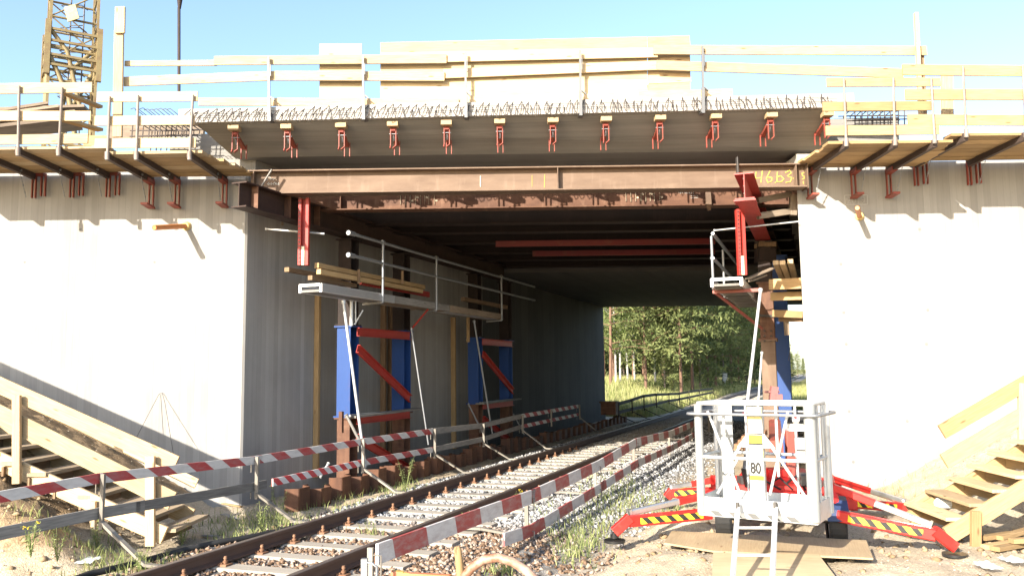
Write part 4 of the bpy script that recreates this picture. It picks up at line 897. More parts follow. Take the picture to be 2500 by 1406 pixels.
# ------------------------------------------------------------------ plywood sheets on the sand
def sheet(label, pts, z, mat, th=.02):
    P = []
    for px, py, dz in pts: q = PZ(px, py, z+dz); P.append(q)
    b = MB(); b.prism(P, (0, 0, th)); mk('plywood_sheet', b, mat, label=label, cat='plywood', group='plywood sheets under the lift')
WPS = m_wood('site_plywood', (.5, .38, .23), (.4, .29, .17))
sheet('long plywood sheet lying behind the ladder foot', [(1621, 1328, 0), (1640, 1299, 0), (2115, 1322, .03), (2132, 1366, .03), (1742, 1348, 0)], -.1, WPS)
sheet('lower plywood sheet under the ladder at the bottom edge', [(1741, 1352, .0), (1998, 1356, 0), (2050, 1425, 0), (1990, 1520, 0), (1735, 1520, 0)], -.075, WPS)
# ------------------------------------------------------------------ trailer lift with basket and outriggers
lift = thing('aerial_lift', 'red trailer lift with white aluminium basket and four striped outriggers', 'aerial lift', tuple(PZ(1880, 1300, -.2)))
W = V(cos(radians(33)), -sin(radians(33)), 0); Vv = V(sin(radians(33)), cos(radians(33)), 0)
FL = PY(1709, 1256, 9.1); FL = V(FL.x, FL.y, FL.z); zt_ = PY(1709, 984, 9.1).z; zb_ = FL.z; Wd = 1.22; Dp = .62
def BK(u, v, z): q = FL+W*u+Vv*v; return V(q.x, q.y, z)
Hh = zt_-zb_
b = MB()
def tb(par, name, pts, r, mat=ALP, n=10): b = MB(); b.tube(pts, r, n); return mk(name, b, mat, par)
bas = MB(); bas.prism([BK(.0, 0, zb_+.02), BK(Wd, 0, zb_+.02), BK(Wd, Dp, zb_+.02), BK(0, Dp, zb_+.02)], (0, 0, .04)); basket = mk('basket_floor', bas, ALP, lift)
def corner_rect(z, e=.0, r=.07, n=4):
    pts = []
    for (u, v, a0) in ((0, 0, 180), (Wd, 0, 270), (Wd, Dp, 0), (0, Dp, 90)):
        cu = u+(r-e if u == 0 else -(r-e)); cv = v+(r-e if v == 0 else -(r-e))
        for k in range(n+1): a = radians(a0+90*k/n); pts.append(BK(cu+r*cos(a), cv+r*sin(a), z))
    return pts+[pts[0]]
tb(lift, 'top_rail', corner_rect(zt_), .021); 
pts = corner_rect(zt_-.11, .09); tb(lift, 'bumper_rail', pts, .016, GAL); tb(lift, 'mid_rail', corner_rect(zb_+Hh*.52), .018)
for (u, v, r) in ((.02, .0, .045), (Wd-.02, 0, .06), (0, Dp, .03), (Wd, Dp, .04)): tb(lift, 'corner_post', [BK(u, v, zb_+.03), BK(u, v, zt_-.01)], r, ALP if u == 0 or v > 0 else GALP, 14)

b = MB(); b.box(BK(.04, Dp-.02, zb_+Hh*.5), BK(.2, Dp-.02, zb_+Hh*.5), .02, Hh*.93); mk('mesh_panel', b, GALP, lift)
b = MB(); b.prism([BK(0, -.01, zb_), BK(Wd, -.01, zb_), BK(Wd, .01, zb_), BK(0, .01, zb_)], (0, 0, .2)); b.prism([BK(0, Dp-.01, zb_+.0), BK(Wd, Dp-.01, zb_), BK(Wd, Dp+.01, zb_), BK(0, Dp+.01, zb_)], (0, 0, .2))
b.prism([BK(Wd-.01, 0, zb_), BK(Wd+.012, 0, zb_), BK(Wd+.012, Dp, zb_), BK(Wd-.01, Dp, zb_)], (0, 0, .2)); b.prism([BK(-.012, 0, zb_), BK(.01, 0, zb_), BK(.01, Dp, zb_), BK(-.012, Dp, zb_)], (0, 0, .2)); mk('toe_board', b, ALP, lift)
b = MB(); b.box(BK(.1, -.016, zb_+.035), BK(Wd-.08, -.016, zb_+.035), .006, .05); mk('hazard_tape', b, HAZ2, lift)
for (u0, z0_, u1, z1_) in ((.12, .93, .44, .22), (.98, .93, .76, .22), (.44, .52, .2, .2), (.9, .5, 1.12, .22)): tb(lift, 'diagonal_brace', [BK(u0, .02, zb_+Hh*z0_), BK(u1, .02, zb_+Hh*z1_)], .015)
for u in (.3, .86): tb(lift, 'upright_tube', [BK(u, .01, zt_-.02), BK(u, .01, zb_+Hh*.38)], .015)
for v in (.22, .45): tb(lift, 'side_tube', [BK(Wd, v, zt_), BK(Wd, v, zb_+.2)], .015); 
for u in (.35, .9): tb(lift, 'back_tube', [BK(u, Dp, zt_), BK(u, Dp, zb_+.2)], .014)
# central mast with yellow labels and number plate
mc = lambda z, o_=0, v=-.03: BK(.64+o_, v, z)
b = MB(); b.box(mc(zb_+.02, 0, .03), mc(zt_-.03, 0, .03), .07, .15, up=(-Vv.x*0+W.x, W.y, 0)); mast = mk('support_mast', b, ALP, lift)
for z0_, z1_, m_ in ((.84, .97, YELP), (.66, .73, YELF), (.5, .64, YELP), (.34, .38, YELF), (.645, .66, BLP), (.735, .745, BLP)):
    b = MB(); b.box(mc(zb_+Hh*z0_, 0, -.008), mc(zb_+Hh*z1_, 0, -.008), .006, .145 if m_ is YELF else .15, up=W); mk('label', b, m_, mast)
text(mast, 'number_plate', '80', mc(zb_+Hh*.4, -.066, -.016), W, (0, 0, 1), .16, BLP, .002, .004, sx=.72)
b = MB(); b.prism([mc(zb_+Hh*.74, -.09, -.0), mc(zb_+Hh*.74, .09, 0), mc(zb_+Hh*.62, .2, 0), mc(zb_+Hh*.62, -.2, 0)], Vv*.012); mk('gusset', b, ALP, lift)
for sg in (-1, 1): tb(lift, 'gusset_arm', [mc(zb_+Hh*.72, .09*sg, .0), mc(zb_+Hh*.5, .27*sg, .0)], .016)
# control box
b = MB(); b.prism([BK(.93, .12, zt_-.28), BK(1.14, .12, zt_-.28), BK(1.14, .3, zt_-.24), BK(.93, .3, zt_-.24)], (0, 0, .12)); cbx = mk('control_box', b, WHT, lift)
for u in (.97, 1.1): b = MB(); b.tube([BK(u, .12, zt_-.13), BK(u, .1, zt_-.2)], [.02, .035], 10); mk('joystick', b, BLK, cbx)
b = MB(); b.tube([BK(1.03, .1, zt_-.14), BK(1.03, .12, zt_-.14)], .012, 8); mk('red_knob', b, REDL, cbx)
b = MB(); b.box(BK(.98, .3, zt_-.42), BK(1.14, .3, zt_-.42), .12, .12); b.box(BK(.98, .35, zt_-.55), BK(1.14, .35, zt_-.55), .12, .14); mk('engine_block', b, GAL, lift)
# ladder
lb0 = PY(1801, 1240, 8.75); lb1 = PY(1893, 1240, 8.6); lt0 = PY(1787, 1435, 7.35); lt1 = PY(1885, 1435, 7.25)
lad = MB()
for A, C in ((lb0, lt0), (lb1, lt1)): lad.box(A, C, .022, .05, up=(0, 1, 0))
ladder = mk('ladder', lad, ALP, lift)
for f in (.28, .63, .97): b = MB(); b.tube([lb0.lerp(lt0, f), lb1.lerp(lt1, f)], .014, 8); mk('rung', b, ALP, ladder)
for A in (lb0, lb1): b = MB(); b.tube([A+V(0, 0, .06), A-V(0, .0, .06)], .022, 8); mk('hinge', b, STD, ladder)
# chassis
zg = -.15; pads = dict(FL=PZ(1498, 1314, zg), FR=PZ(2330, 1347, zg), RL=PZ(1628, 1226, zg), RR=PZ(2216, 1246, zg-.0))
C0 = (pads['FL']+pads['FR']+pads['RL']+pads['RR'])/4; fx = (pads['FR']-pads['FL']).normalized(); fy = V(-fx.y, fx.x, 0)
def CH(u, v, z): q = C0+fx*u+fy*v; return V(q.x, q.y, z)
b = MB(); b.box(CH(-.55, -.75, .22), CH(-.55, 1.1, .22), .12, .14, bev=.015); b.box(CH(.55, -.75, .22), CH(.55, 1.1, .22), .12, .14, bev=.015); b.box(CH(-.9, -.62, .25), CH(.9, -.62, .25), .16, .2, bev=.02); b.box(CH(-.9, .9, .25), CH(.9, .9, .25), .16, .2, bev=.02)
b.prism([CH(-.6, -.6, .32), CH(.65, -.6, .32), CH(.4, .7, .4), CH(-.4, .7, .4)], (0, 0, .1)); b.box(CH(0, .1, .4), CH(0, .1, .56), .3, .3, up=(0, 1, 0)); mk('chassis', b, REDL, lift)
b = MB(); b.box(PY(1936, 1175, 11.2), PY(1931, 1050, 11.4), .16, .1, up=(0, 1, 0), bev=.015); mk('boom_post', b, REDF, lift); b = MB(); b.box(PY(1840, 1075, 11), PY(1834, 1012, 11), .14, .16, up=(0, 1, 0), bev=.01); b.box(PY(1834, 1014, 11), PY(1834, 1008, 11), .18, .19, up=(0, 1, 0)); mk('red_case', b, REDL, lift)
b = MB(); b.box(CH(.0, -.1, .85), CH(.1, 2.2, 1.0), .18, .2, bev=.02); mk('folded_boom', b, REDF, lift)
bp = PY(1838, 1088, 9.9); b = MB(); b.tube([bp, PY(1834, 1143, 9.9), PY(1834, 1144, 9.9)], [.09, .1, .1], 14); mk('motor_housing', b, GAL, lift); b = MB(); b.tube([PY(1834, 1143, 9.9), PY(1838, 1188, 9.9)], [.12, .095], 14); mk('tank', b, BLP, lift)
b = MB(); 
for k in range(4): b.tube([CH(-.3+.2*k, -.5, .45), CH(-.2+.2*k, -.65, .5+.03*k), CH(.0+.15*k, -.6, .38), CH(.3+.1*k, -.3, .42)], .014, 6)
mk('hydraulic_hose', b, BLK, lift)
b = MB(); b.box(CH(.25, -.55, .5), CH(.5, -.55, .5), .2, .16, bev=.02); b.box(CH(-.5, -.5, .46), CH(-.25, -.4, .46), .15, .12, bev=.02); mk('pump_unit', b, STD, lift)
b = MB(); q = PY(1888, 952, 14.2); b.box(q-V(.02, 0, .2), q+V(.02, 0, .06), .12, .1, up=(0, 1, 0)); b.tube([q+V(-.15, 0, -.03), q+V(.1, 0, -.03)], .018, 8); b.box(q+V(.02, 0, -.12), q+V(.13, 0, -.12), .15, .1); mk('clamp_block', b, PNK, label='pinkish red clamp block beside the foot of the right tower', cat='clamp')
def wheel(c, side):
    b = MB(); R = .27; prof = [(-.09, .2), (-.1, .25), (-.07, R), (.07, R), (.1, .25), (.09, .2)]
    ax = fx
    rings = []; n = 28
    for k in range(n):
        a = 2*pi*k/n; rings.append([c+ax*p+(fy*cos(a)+V(0, 0, 1)*sin(a))*r for p, r in prof])
    vs = [q for r in rings for q in r]; m = len(prof); fs = []
    for k in range(n):
        for j in range(m-1): fs.append((k*m+j, k*m+j+1, ((k+1) % n)*m+j+1, ((k+1) % n)*m+j))
    b.add(vs, fs, [[(0, 0)]*4]*len(fs), smooth=False)
    for k in range(n): a = 2*pi*k/n; e = fy*cos(a)+V(0, 0, 1)*sin(a); b.box(c+e*(R-.004)-ax*.08, c+e*(R-.004)+ax*.08, .012, .016, up=e)
    w_ = mk('wheel', b, BLK, lift); b = MB(); b.tube([c-ax*.07, c-ax*.05, c+ax*.05, c+ax*.07], [.2, .12, .12, .2], 20); mk('rim', b, GAL, w_)
wz = -.18+.27
q1 = PY(2041, 1280, 10.0); q2 = PY(1768, 1290, 10.4)
wheel(V(q1.x, q1.y, G(q1.x, q1.y)+.25), 1); wheel(V(q2.x, q2.y, G(q2.x, q2.y)+.25), -1)
b = MB(); b.tube([V(q2.x, q2.y, .1), V(q1.x, q1.y, .1)], .04, 8); mk('axle', b, STD, lift)
b = MB(); r_ = .33; c = V(q1.x, q1.y, G(q1.x, q1.y)+.25)
for k in range(6): a = radians(20+24*k); a2 = radians(20+24*(k+1)); b.box(c+(fy*cos(a)+V(0, 0, 1)*sin(a))*r_, c+(fy*cos(a2)+V(0, 0, 1)*sin(a2))*r_, .02, .24, up=fx)
mk('mudguard', b, BLU2, lift)
def outrig(px_root, Yr, px_knee, Yk, px_foot, pad, cyl, lab):
    root = PY(*px_root, Yr); knee = PY(*px_knee, Yk); foot = PY(*px_foot, Yk)
    b = MB(); b.box(root, knee, .1, .13, bev=.012); d = (foot-knee); b.box(knee-d*.12+V(0, 0, .03), foot, .11, .12, bev=.012); arm = mk('outrigger_arm', b, REDL, lift)
    dr = (knee-root); sd = dr.normalized().cross(V(0, 0, 1)); sg = -1 if (sd.y > 0) else 1
    b = MB(); off = sd*sg*.053; b.box(root.lerp(knee, .12)+off, root.lerp(knee, .88)+off, .004, .075); mk('hazard_tape', b, HAZ, arm)
    b = MB(); b.tube([foot, V(foot.x, foot.y, pad.z+.06)], .03, 10); b.tube([V(foot.x, foot.y, pad.z+.09), V(foot.x, foot.y, pad.z+.05)], .05, 12); b.tube([V(foot.x, foot.y, pad.z+.03), V(foot.x, foot.y, pad.z)], .13, 18); mk('foot_pad', b, BLP, arm)
    A = PY(*cyl[0], cyl[3]); M = PY(*cyl[1], (cyl[3]*.45+cyl[4]*.55)); E = PY(*cyl[2], cyl[4]); M = A.lerp(E, (M-A).length/((E-A).length+1e-6))
    b = MB(); b.box(A, M, .075, .085, bev=.01); b.tube([A, A+(M-A)*.05], .06, 8); cy = mk('hydraulic_cylinder', b, REDL, lift); b = MB(); b.box(M, E, .06, .075, bev=.014); b.box(E, E.lerp(M, .04), .09, .09); mk('chrome_rod', b, CHR, cy)

outrig((1735, 1253), 10.45, (1535, 1272), 10.15, (1500, 1298), pads['FL'], ((1735, 1205), (1662, 1222), (1535, 1252), 10.6, 10.25), 0)
outrig((2045, 1258), 9.75, (2285, 1305), 9.2, (2330, 1335), pads['FR'], ((2030, 1188), (2132, 1228), (2275, 1282), 9.95, 9.35), 0)
outrig((1735, 1200), 12.2, (1640, 1203), 12.6, (1628, 1214), pads['RL'], ((1740, 1172), (1705, 1180), (1640, 1190), 12.0, 12.6), 0)
outrig((2060, 1226), 11.6, (2200, 1238), 11.8, (2216, 1240), pads['RR'], ((2025, 1166), (2120, 1195), (2205, 1224), 11.4, 11.8), 0)
b = MB(); b.box(PY(2025, 1200, 10.0), PY(2040, 1262, 9.85), .12, .2, up=(0, 1, 0), bev=.02); b.box(PY(2025, 1165, 11.0), PY(2030, 1200, 10.2), .12, .1, up=(0, 1, 0)); mk('side_bracket', b, REDL, lift)
# timber cribbing
o = thing('timber_cribbing', 'stepped stack of brown timber blocks behind the basket by the track', 'timber stack', tuple(PZ(1820, 1115, -.2)))
for k in range(5):
    for j in range(2+(k < 3)):
        q = PY(1792+k*9, 1100-k*10, 14.5+.1*j); b = MB(); b.box(q+V(j*.22, 0, 0), q+V(j*.22+.2, .5, 0), .12, .09, bev=.004); mk('block', b, RPW, o)
# foreground odds and ends
o = thing('rusty_hoop', 'rusty curved steel tube hoop at the bottom edge beside the wooden stake', 'hoop', tuple(PZ(1220, 1480, -.2)))
HY = 6.6; pts = [(1118, 1440), (1135, 1405), (1152, 1385), (1180, 1366), (1215, 1360), (1250, 1370), (1285, 1392), (1308, 1415), (1325, 1450)]; b = MB(); b.tube([PY(x, y, HY-.0006*(x-1118)) for x, y in pts], .036, 12); mk('hoop_tube', b, RHP, o)
b = MB(); q = PY(1190, 1352, HY+.03); b.box(q, q+V(-.0, .0, -.06), .05, .02, up=(0, 1, 0)); mk('hoop_lug', b, RP, o)
rod('wooden_stake', 'round pale wooden stake with a rounded top standing at the bottom edge', [PY(1128, 1440, 6.7), PY(1121, 1370, 6.7), PY(1117, 1338, 6.7), PY(1116, 1333, 6.7)], [.034, .032, .03, .018], WN2, 'stake')
b = MB(); b.box(PY(960, 1404, 6.9), PY(1100, 1412, 6.7), .05, .06); b.box(PY(955, 1402, 6.89), PY(985, 1404, 6.88), .055, .065); mk('striped_board', b, ORB, label='orange painted board end lying at the bottom edge under the right barrier', cat='board')
# black cable hose beside the left rail
pts = []
for px, py in ((120, 1440), (215, 1405), (330, 1382), (400, 1358), (470, 1345), (540, 1335), (600, 1325), (680, 1308), (760, 1290)):
    q = PZ(px, py, -.22); q.z = max(-.25, G(q.x, q.y))+.045; pts.append(q)
b = MB(); sm = []
for i in range(len(pts)-1):
    for k in range(4): sm.append(pts[i].lerp(pts[i+1], k/4))
b.tube(sm+[pts[-1]], .038, 10); mk('cable_hose', b, BLK, label='thick black hose lying beside the left rail', cat='hose')
# litter
def litter(name, label, px, py, cat, fn):
    q = PZ(px, py, -.2)
    for _ in range(4): q = PZ(px, py, G(q.x, q.y)+.03)
    b = MB(); fn(b, q); mk(name, b, LIT, label=label, cat=cat)
t = NT('clear_plastic'); t.b.inputs['Alpha'].default_value = .75; LIT = t.out((.75, .82, .8), .25)
litter('plastic_bottle', 'clear crumpled plastic bottle lying on the left dirt mound', 42, 1272, 'bottle', lambda b, q: (b.tube([q+V(-.11, -.03, 0), q+V(-.08, -.02, .01), q+V(.06, .04, .03), q+V(.1, .06, .035), q+V(.14, .08, .04)], [.035, .045, .045, .02, .016], 10)))
def film(b, q):
    n = 7; vs = []; fs = []
    for i in range(n):
        for j in range(n): vs.append(q+V((i-3)*.032, (j-3)*.045, .015+.06*abs(noise.noise(V(i*1.7, j*1.3, q.x)))))
    for i in range(n-1):
        for j in range(n-1): fs.append((i*n+j, (i+1)*n+j, (i+1)*n+j+1, i*n+j+1))
    b.add(vs, fs, [[(0, 0)]*4]*len(fs), smooth=True)
litter('plastic_film', 'crumpled white plastic film on the sand at the lower right', 2410, 1385, 'plastic film', film)
litter('plastic_film', 'small scrap of plastic film right of the crumpled one', 2475, 1372, 'plastic film', film)
litter('plastic_film', 'grey crumpled sheet among the weeds at the lower left', 215, 1372, 'plastic film', film)
for k, (px, py, L, an, lb) in enumerate(((1235, 1135, .3, .4, 'x'),)):
    pass
def scrap(label, a, c, w, mat): 
    A = PZ(*a, -.33); C = PZ(*c, -.33); A.z = G(A.x, A.y)+.02; C.z = G(C.x, C.y)+.02; timber('scrap_wood', label, A, C, w, .02, mat, cat='scrap')
scrap('thin scrap lath on the ground at the foot of the left wall', (520, 1233), (590, 1241), .05, WN2); scrap('grey scrap piece beside the foot of the left stairs', (545, 1256), (580, 1270), .1, WG); scrap('small brown block right of the left stairs foot', (488, 1262), (505, 1264), .1, WD)
scrap('flat grey piece on the path right of the left stairs', (495, 1308), (530, 1310), .06, WG)
# trackside signal post far away
q = PD(1770, 935, 9.5); sc_ = q.y
b = MB(); b.box(q-V(0, 0, .1), V(q.x, q.y, q.z+.3), .1, .1, up=(0, 1, 0)); b.box(V(q.x, q.y, q.z+.2), V(q.x, q.y, q.z+.95), .45, .3, up=(0, 1, 0)); b.box(V(q.x-.65, q.y, q.z+.98), V(q.x+.25, q.y, q.z+1.0), .35, .07); mk('signal_cabinet', b, GALP, label='small grey trackside cabinet with a flat roof in the far grass', cat='cabinet')
# ------------------------------------------------------------------ trees
NEED = {}
def m_leaf(name, c1, c2):
    t = NT(name); r = t.rnd(); col = t.mix(r, c1, c2); t.put(t.b.inputs['Base Color'], col); t.b.inputs['Roughness'].default_value = .7; t.b.inputs['Specular IOR Level'].default_value = .2
    tr = t.n('BsdfTranslucent'); t.put(tr.inputs[0], col); ms = t.n('MixShader'); ms.inputs[0].default_value = .3
    t.t.links.new(t.b.outputs[0], ms.inputs[1]); t.t.links.new(tr.outputs[0], ms.inputs[2]); t.t.links.new(ms.outputs[0], t.t.nodes['Material Output'].inputs[0]); return t.m
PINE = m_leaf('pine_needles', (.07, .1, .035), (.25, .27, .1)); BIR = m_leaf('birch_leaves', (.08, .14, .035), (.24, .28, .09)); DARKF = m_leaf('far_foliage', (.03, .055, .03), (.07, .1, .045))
GRS = m_leaf('grass_blades', (.2, .24, .06), (.5, .46, .22)); GRS2 = m_leaf('green_weeds', (.12, .17, .05), (.36, .38, .16))
BARKP = m_wood('pine_bark', (.2, .115, .075), (.13, .08, .055)); BARKB = m_wood('birch_bark', (.42, .41, .38), (.25, .23, .2)); BARKG = m_wood('grey_bark', (.16, .13, .1), (.1, .08, .065))
def leafcloud(cent, rad, per, size, flat=.5):
    n = len(cent)*per; c = np.repeat(cent, per, 0)+np.random.normal(0, 1, (n, 3))*rad*np.array([1, 1, flat])
    a = np.random.normal(0, 1, (n, 3)); a /= np.linalg.norm(a, axis=1)[:, None]; b = np.cross(a, np.random.normal(0, 1, (n, 3))); b /= np.linalg.norm(b, axis=1)[:, None]
    s = size*np.random.uniform(.6, 1.4, (n, 1)); P = np.stack([c-a*s-b*s*.2, c+a*s*.2-b*s*.3, c+a*s+b*s*.05, c-a*s*.1+b*s*.3], 1)
    return P.reshape(-1, 3), np.arange(n*4).reshape(-1, 4), np.clip(np.repeat(np.random.rand(len(cent)), per)*.6+np.random.rand(n)*.4, 0, 1)
def tree(kind, h, seed):
    random.seed(seed); np.random.seed(seed); o = thing('tree', 'tree', 'tree'); trunk = MB(); cr = []
    lean = V(random.uniform(-.02, .02), random.uniform(-.02, .02), 1); r0 = h*.0065+.02
    tp = [V(lean.x*z+.08*noise.noise(V(z*.2, seed, 0)), lean.y*z, z) for z in np.linspace(-.5, h, 12)]
    trunk.tube(tp, [r0*(1-.8*i/11) for i in range(12)], 7)
    lo = {'pine': .17, 'birch': .2, 'spruce': .08}[kind]; nb = {'pine': 62, 'birch': 56, 'spruce': 70}[kind]
    for i in range(nb):
        f = lo+(1-lo)*(i+random.random())/nb; z = f*h; base = V(lean.x*z, lean.y*z, z); a = random.random()*6.28
        if kind == 'pine': L = h*(.24-.13*f)*random.uniform(.5, 1.2); up = random.uniform(-.15, .35)
        elif kind == 'birch': L = h*.17*(1-abs(f-.5)*.9)*random.uniform(.5, 1.1); up = random.uniform(.2, .9)
        else: L = h*.2*(1.03-f)*random.uniform(.7, 1.1); up = random.uniform(-.35, -.05)
        d = V(cos(a), sin(a), up); e = base+d*L; m = base+d*L*.5+V(0, 0, L*.06)
        trunk.tube([base, m, e], [.035*(1.1-f)*h/12, .02*h/12, .006], 4, cap=False)
        ncl = 7 if kind == 'spruce' else 6
        for k in range(ncl):
            g_ = .3+.75*(k+random.random())/ncl
            q = base.lerp(e, min(g_, 1.05)); sp = L*.22; cr.append((q.x+random.gauss(0, sp), q.y+random.gauss(0, sp), q.z+random.gauss(0, sp*.45)+.05))
    mk('trunk', trunk, BARKP if kind == 'pine' else BARKB if kind == 'birch' else BARKG, o)
    P, F, A = leafcloud(np.array(cr), .3 if kind != 'spruce' else .25, 18, .15 if kind != 'birch' else .11, .5)
    rawmesh('crown', P, F, PINE if kind != 'birch' else BIR, attr=A, parent=o); return o
prot = {'pine': [tree('pine', 15, 3), tree('pine', 17, 8)], 'birch': [tree('birch', 12, 5)], 'spruce': [tree('spruce', 13, 9)]}
used = set()
desc = {'pine': 'pine with reddish trunk', 'birch': 'slim birch with white trunk', 'spruce': 'dark spruce with low branches'}
def put(kind, px, Y, label, sc=1.0, v=0):
    pr = prot[kind][v % len(prot[kind])]; q = PY(px, 920, Y); loc = (q.x, q.y, G(q.x, q.y, False)-.1); random.seed(px+int(Y)); rz = random.random()*6.28
    if id(pr) not in used: used.add(id(pr)); o = pr; o.location = loc; o.rotation_euler = (0, 0, rz); o.scale = (sc, sc, sc)
    else: o = copy_tree(pr, None, loc, None, rz, sc)
    o['label'] = label; o['category'] = 'tree'; o['group'] = 'forest edge trees beyond the underpass'; o.name = {'pine': 'pine_tree', 'birch': 'birch_tree', 'spruce': 'spruce_tree'}[kind]
put('pine', 1576, 62, 'pine with a bright orange bare trunk left of the middle of the opening', 1.1, 0)
put('pine', 1490, 60, 'pine with a dark red trunk right beside the left abutment edge', 1.0, 1)
put('pine', 1640, 66, 'pine with a double reddish trunk at the middle of the opening', 1.1, 1)
put('pine', 1662, 63, 'broad pine reaching its branches right over the grass', 1.15, 0)
put('birch', 1503, 63, 'white birch trunk close to the left abutment edge', 1.0); put('birch', 1514, 66, 'second white birch from the left abutment edge', 1.05)
put('birch', 1533, 70, 'bright leafy birch left of the orange pine', 1.1); put('birch', 1550, 72, 'thin birch just left of the orange pine trunk', 1.0)
put('birch', 1600, 72, 'birch just right of the orange pine trunk', 1.0); put('spruce', 1622, 64, 'low bushy conifer between the orange and the double pine', .7)
names = ['leftmost', 'second', 'third', 'fourth', 'fifth', 'sixth', 'seventh', 'eighth', 'ninth', 'tenth', 'eleventh', 'twelfth']
for k in range(9): put(['pine', 'spruce', 'pine'][k % 3], 1690+k*19, 72+k*5, 'dark forest tree in the shaded row right of the broad pine, %s of the row' % names[k], 1.25, k)
for k in range(10): put(['pine', 'pine', 'spruce'][k % 3], 1475+k*24, 80+3*(k % 3), 'tree in the second row behind the orange pine, %s from the left' % names[k], 1.2, k)
for k, (px, Y, sc) in enumerate(((1920, 150, .55), (1934, 175, .42), (1948, 230, .42), (1962, 260, .42), (1978, 280, .45))): put('spruce' if k % 2 else 'pine', px, Y, 'distant round tree in the gap right of the blue column, %s from the left' % names[k], sc, k)
# deep wood behind the rows, one mass
random.seed(4); np.random.seed(4)
cen = []
for _ in range(2600):
    f = random.random(); px = 1440+440*f; Y = 95+f*60+random.uniform(0, 25); q = PY(px, 920, Y); cen.append((q.x, q.y, random.uniform(0, 1)**.8*19))
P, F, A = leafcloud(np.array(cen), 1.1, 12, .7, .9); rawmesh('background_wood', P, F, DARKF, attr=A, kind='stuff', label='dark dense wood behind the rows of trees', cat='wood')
# ------------------------------------------------------------------ grass
def blades(name, pts, hgt, wid, mat, label, lean=.35, cat='grass'):
    n = len(pts); a = np.random.rand(n)*6.28; h = hgt*np.random.uniform(.45, 1.25, n); L = np.random.uniform(0, lean, n)*h; b = np.random.rand(n)*6.28
    w_ = wid*np.random.uniform(.6, 1.4, n); dx, dy = np.cos(a)*w_, np.sin(a)*w_; lx, ly = np.cos(b)*L, np.sin(b)*L
    p0 = pts+np.stack([dx, dy, 0*dx], 1); p1 = pts-np.stack([dx, dy, 0*dx], 1)
    p2 = pts+np.stack([-dx*.7+lx*.4, -dy*.7+ly*.4, h*.6], 1); p3 = pts+np.stack([dx*.7+lx*.4, dy*.7+ly*.4, h*.6], 1); p4 = pts+np.stack([lx, ly, h], 1); p5 = p4+np.stack([dx, dy, 0*dx], 1)*.15
    P = np.stack([p0, p1, p2, p3, p4, p5], 1).reshape(-1, 3); F = np.concatenate([np.arange(n)[:, None]*6+np.array([0, 1, 2, 3]), np.arange(n)[:, None]*6+np.array([3, 2, 4, 5])])
    r = np.random.rand(n); return rawmesh(name, P, F, mat, attr=np.concatenate([r, r]), kind='stuff', label=label, cat=cat)
pts = []
while len(pts) < 52000:
    s = 39.5+random.random()**1.6*75; d = random.uniform(-14, 26)
    if 3.3 < d < 7.9 or (s < 41 and False): continue
    q = TR(s, d); 
    if q.y < 38: continue
    px = 1250+q.x/q.y*2000
    if not 1440 < px < 2080: continue
    q.z = G(q.x, q.y, True)-.03; pts.append(tuple(q))
blades('tall_grass', np.array(pts), .62, .022, GRS, 'tall yellow green grass on the banks beyond the underpass')
def patch(spec, cnt_mul=1):
    out = []
    for px, py, rx, ry, n in spec:
        for _ in range(int(n*.36)):
            x = random.gauss(px, rx); y = random.gauss(py, ry); q = PZ(x, y, -.2)
            for _ in range(2): q = PZ(x, y, G(q.x, q.y))
            q.z = G(q.x, q.y)-.01
            if q.y < 13.9 or q.x > -4.4: out.append(tuple(q))
    return np.array(out)
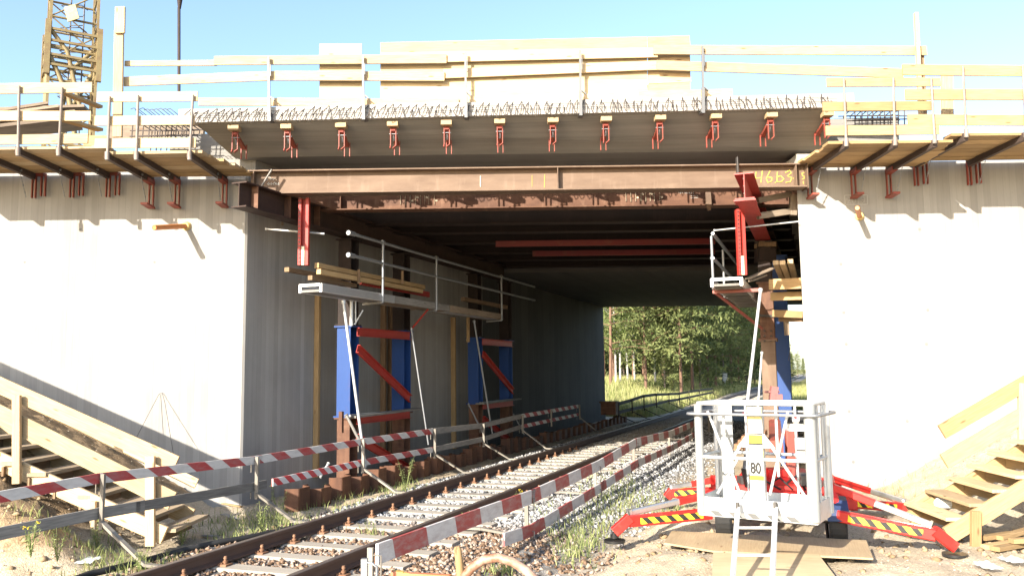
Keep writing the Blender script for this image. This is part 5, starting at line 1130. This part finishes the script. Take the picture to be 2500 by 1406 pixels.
blades('low_weeds', patch([(330, 1385, 60, 16, 700), (130, 1395, 60, 16, 250), (230, 1350, 30, 16, 400), (340, 1380, 8, 6, 120), (620, 1285, 60, 14, 1100), (560, 1310, 30, 5, 160), (690, 1270, 40, 14, 700), (800, 1230, 50, 10, 500), (930, 1190, 40, 12, 1100), (990, 1180, 20, 10, 500), (900, 1290, 10, 4, 60), (910, 1308, 14, 4, 120),
   (1480, 1230, 35, 30, 700), (1440, 1290, 30, 30, 700), (1520, 1190, 30, 25, 500), (1580, 1230, 40, 25, 600), (1405, 1345, 25, 20, 500), (1370, 1300, 30, 20, 250), (1640, 1255, 30, 15, 300), (1230, 1400, 20, 6, 200), (1330, 1260, 25, 20, 120), (1450, 1180, 25, 15, 120)]), .13, .006, GRS2, 'low green weeds and grass tufts beside the track', .8)
blades('dry_grass', patch([(1500, 1230, 50, 40, 500), (1430, 1310, 40, 30, 400), (600, 1280, 80, 16, 500), (200, 1380, 110, 16, 500), (850, 1220, 80, 16, 300), (2180, 1200, 60, 12, 300), (2300, 1130, 60, 20, 300), (1580, 1260, 60, 16, 300)]), .16, .004, GRS, 'thin dry straw grass on the sand', .9)
def weed(px, py, h, label, flower):
    q = PZ(px, py, -.2)
    for _ in range(3): q = PZ(px, py, G(q.x, q.y))
    o = thing('weed_plant', label, 'plant', tuple(q)); b = MB(); tips = []
    for k in range(5):
        a = random.random()*6.28; l = h*random.uniform(.6, 1.05); e = q+V(cos(a)*l*.25, sin(a)*l*.25, l); b.tube([q, q.lerp(e, .5)+V(0, 0, .03), e], [.005, .004, .002], 4); tips.append(e)
    mk('stem', b, GRS2, o); P, F, A = leafcloud(np.array([[*(q.lerp(e, f)-o.location)] for e in tips for f in (.2, .35, .5, .6, .7, .8, .9)]), .02, 5, .016, 1); rawmesh('leaves', P, F, GRS2, attr=A, parent=o)
    if flower:
        b = MB()
        for e in tips[:3]:
            for j in range(4): c = e+V(random.uniform(-.02, .02), random.uniform(-.02, .02), random.uniform(0, .03)); b.tube([c, c+V(0, 0, .006)], .007, 6)
        mk('yellow_flower', b, YELF, o)
for w_ in ((75, 1360, .33, 'yellow flowering weed at the far lower left', 1), (140, 1370, .42, 'taller weed right of the flowering one at the lower left', 0), (235, 1345, .4, 'bushy green weed below the left stairs', 0), (445, 1330, .3, 'thin flowering weed in front of the left stairs foot', 1), (680, 1275, .65, 'tall thin weed standing in front of the left wall corner', 0),
    (990, 1200, .6, 'tall pale weed in front of the sheet piles', 0), (1265, 1240, .28, 'yellow flowering weed at the right rail', 1), (345, 1395, .25, 'small bright weed beside the black hose', 0), (1145, 1285, .2, 'small green seedling by the right rail', 0), (640, 1300, .4, 'thin weed on the verge left of the tall one', 0)): weed(*w_)
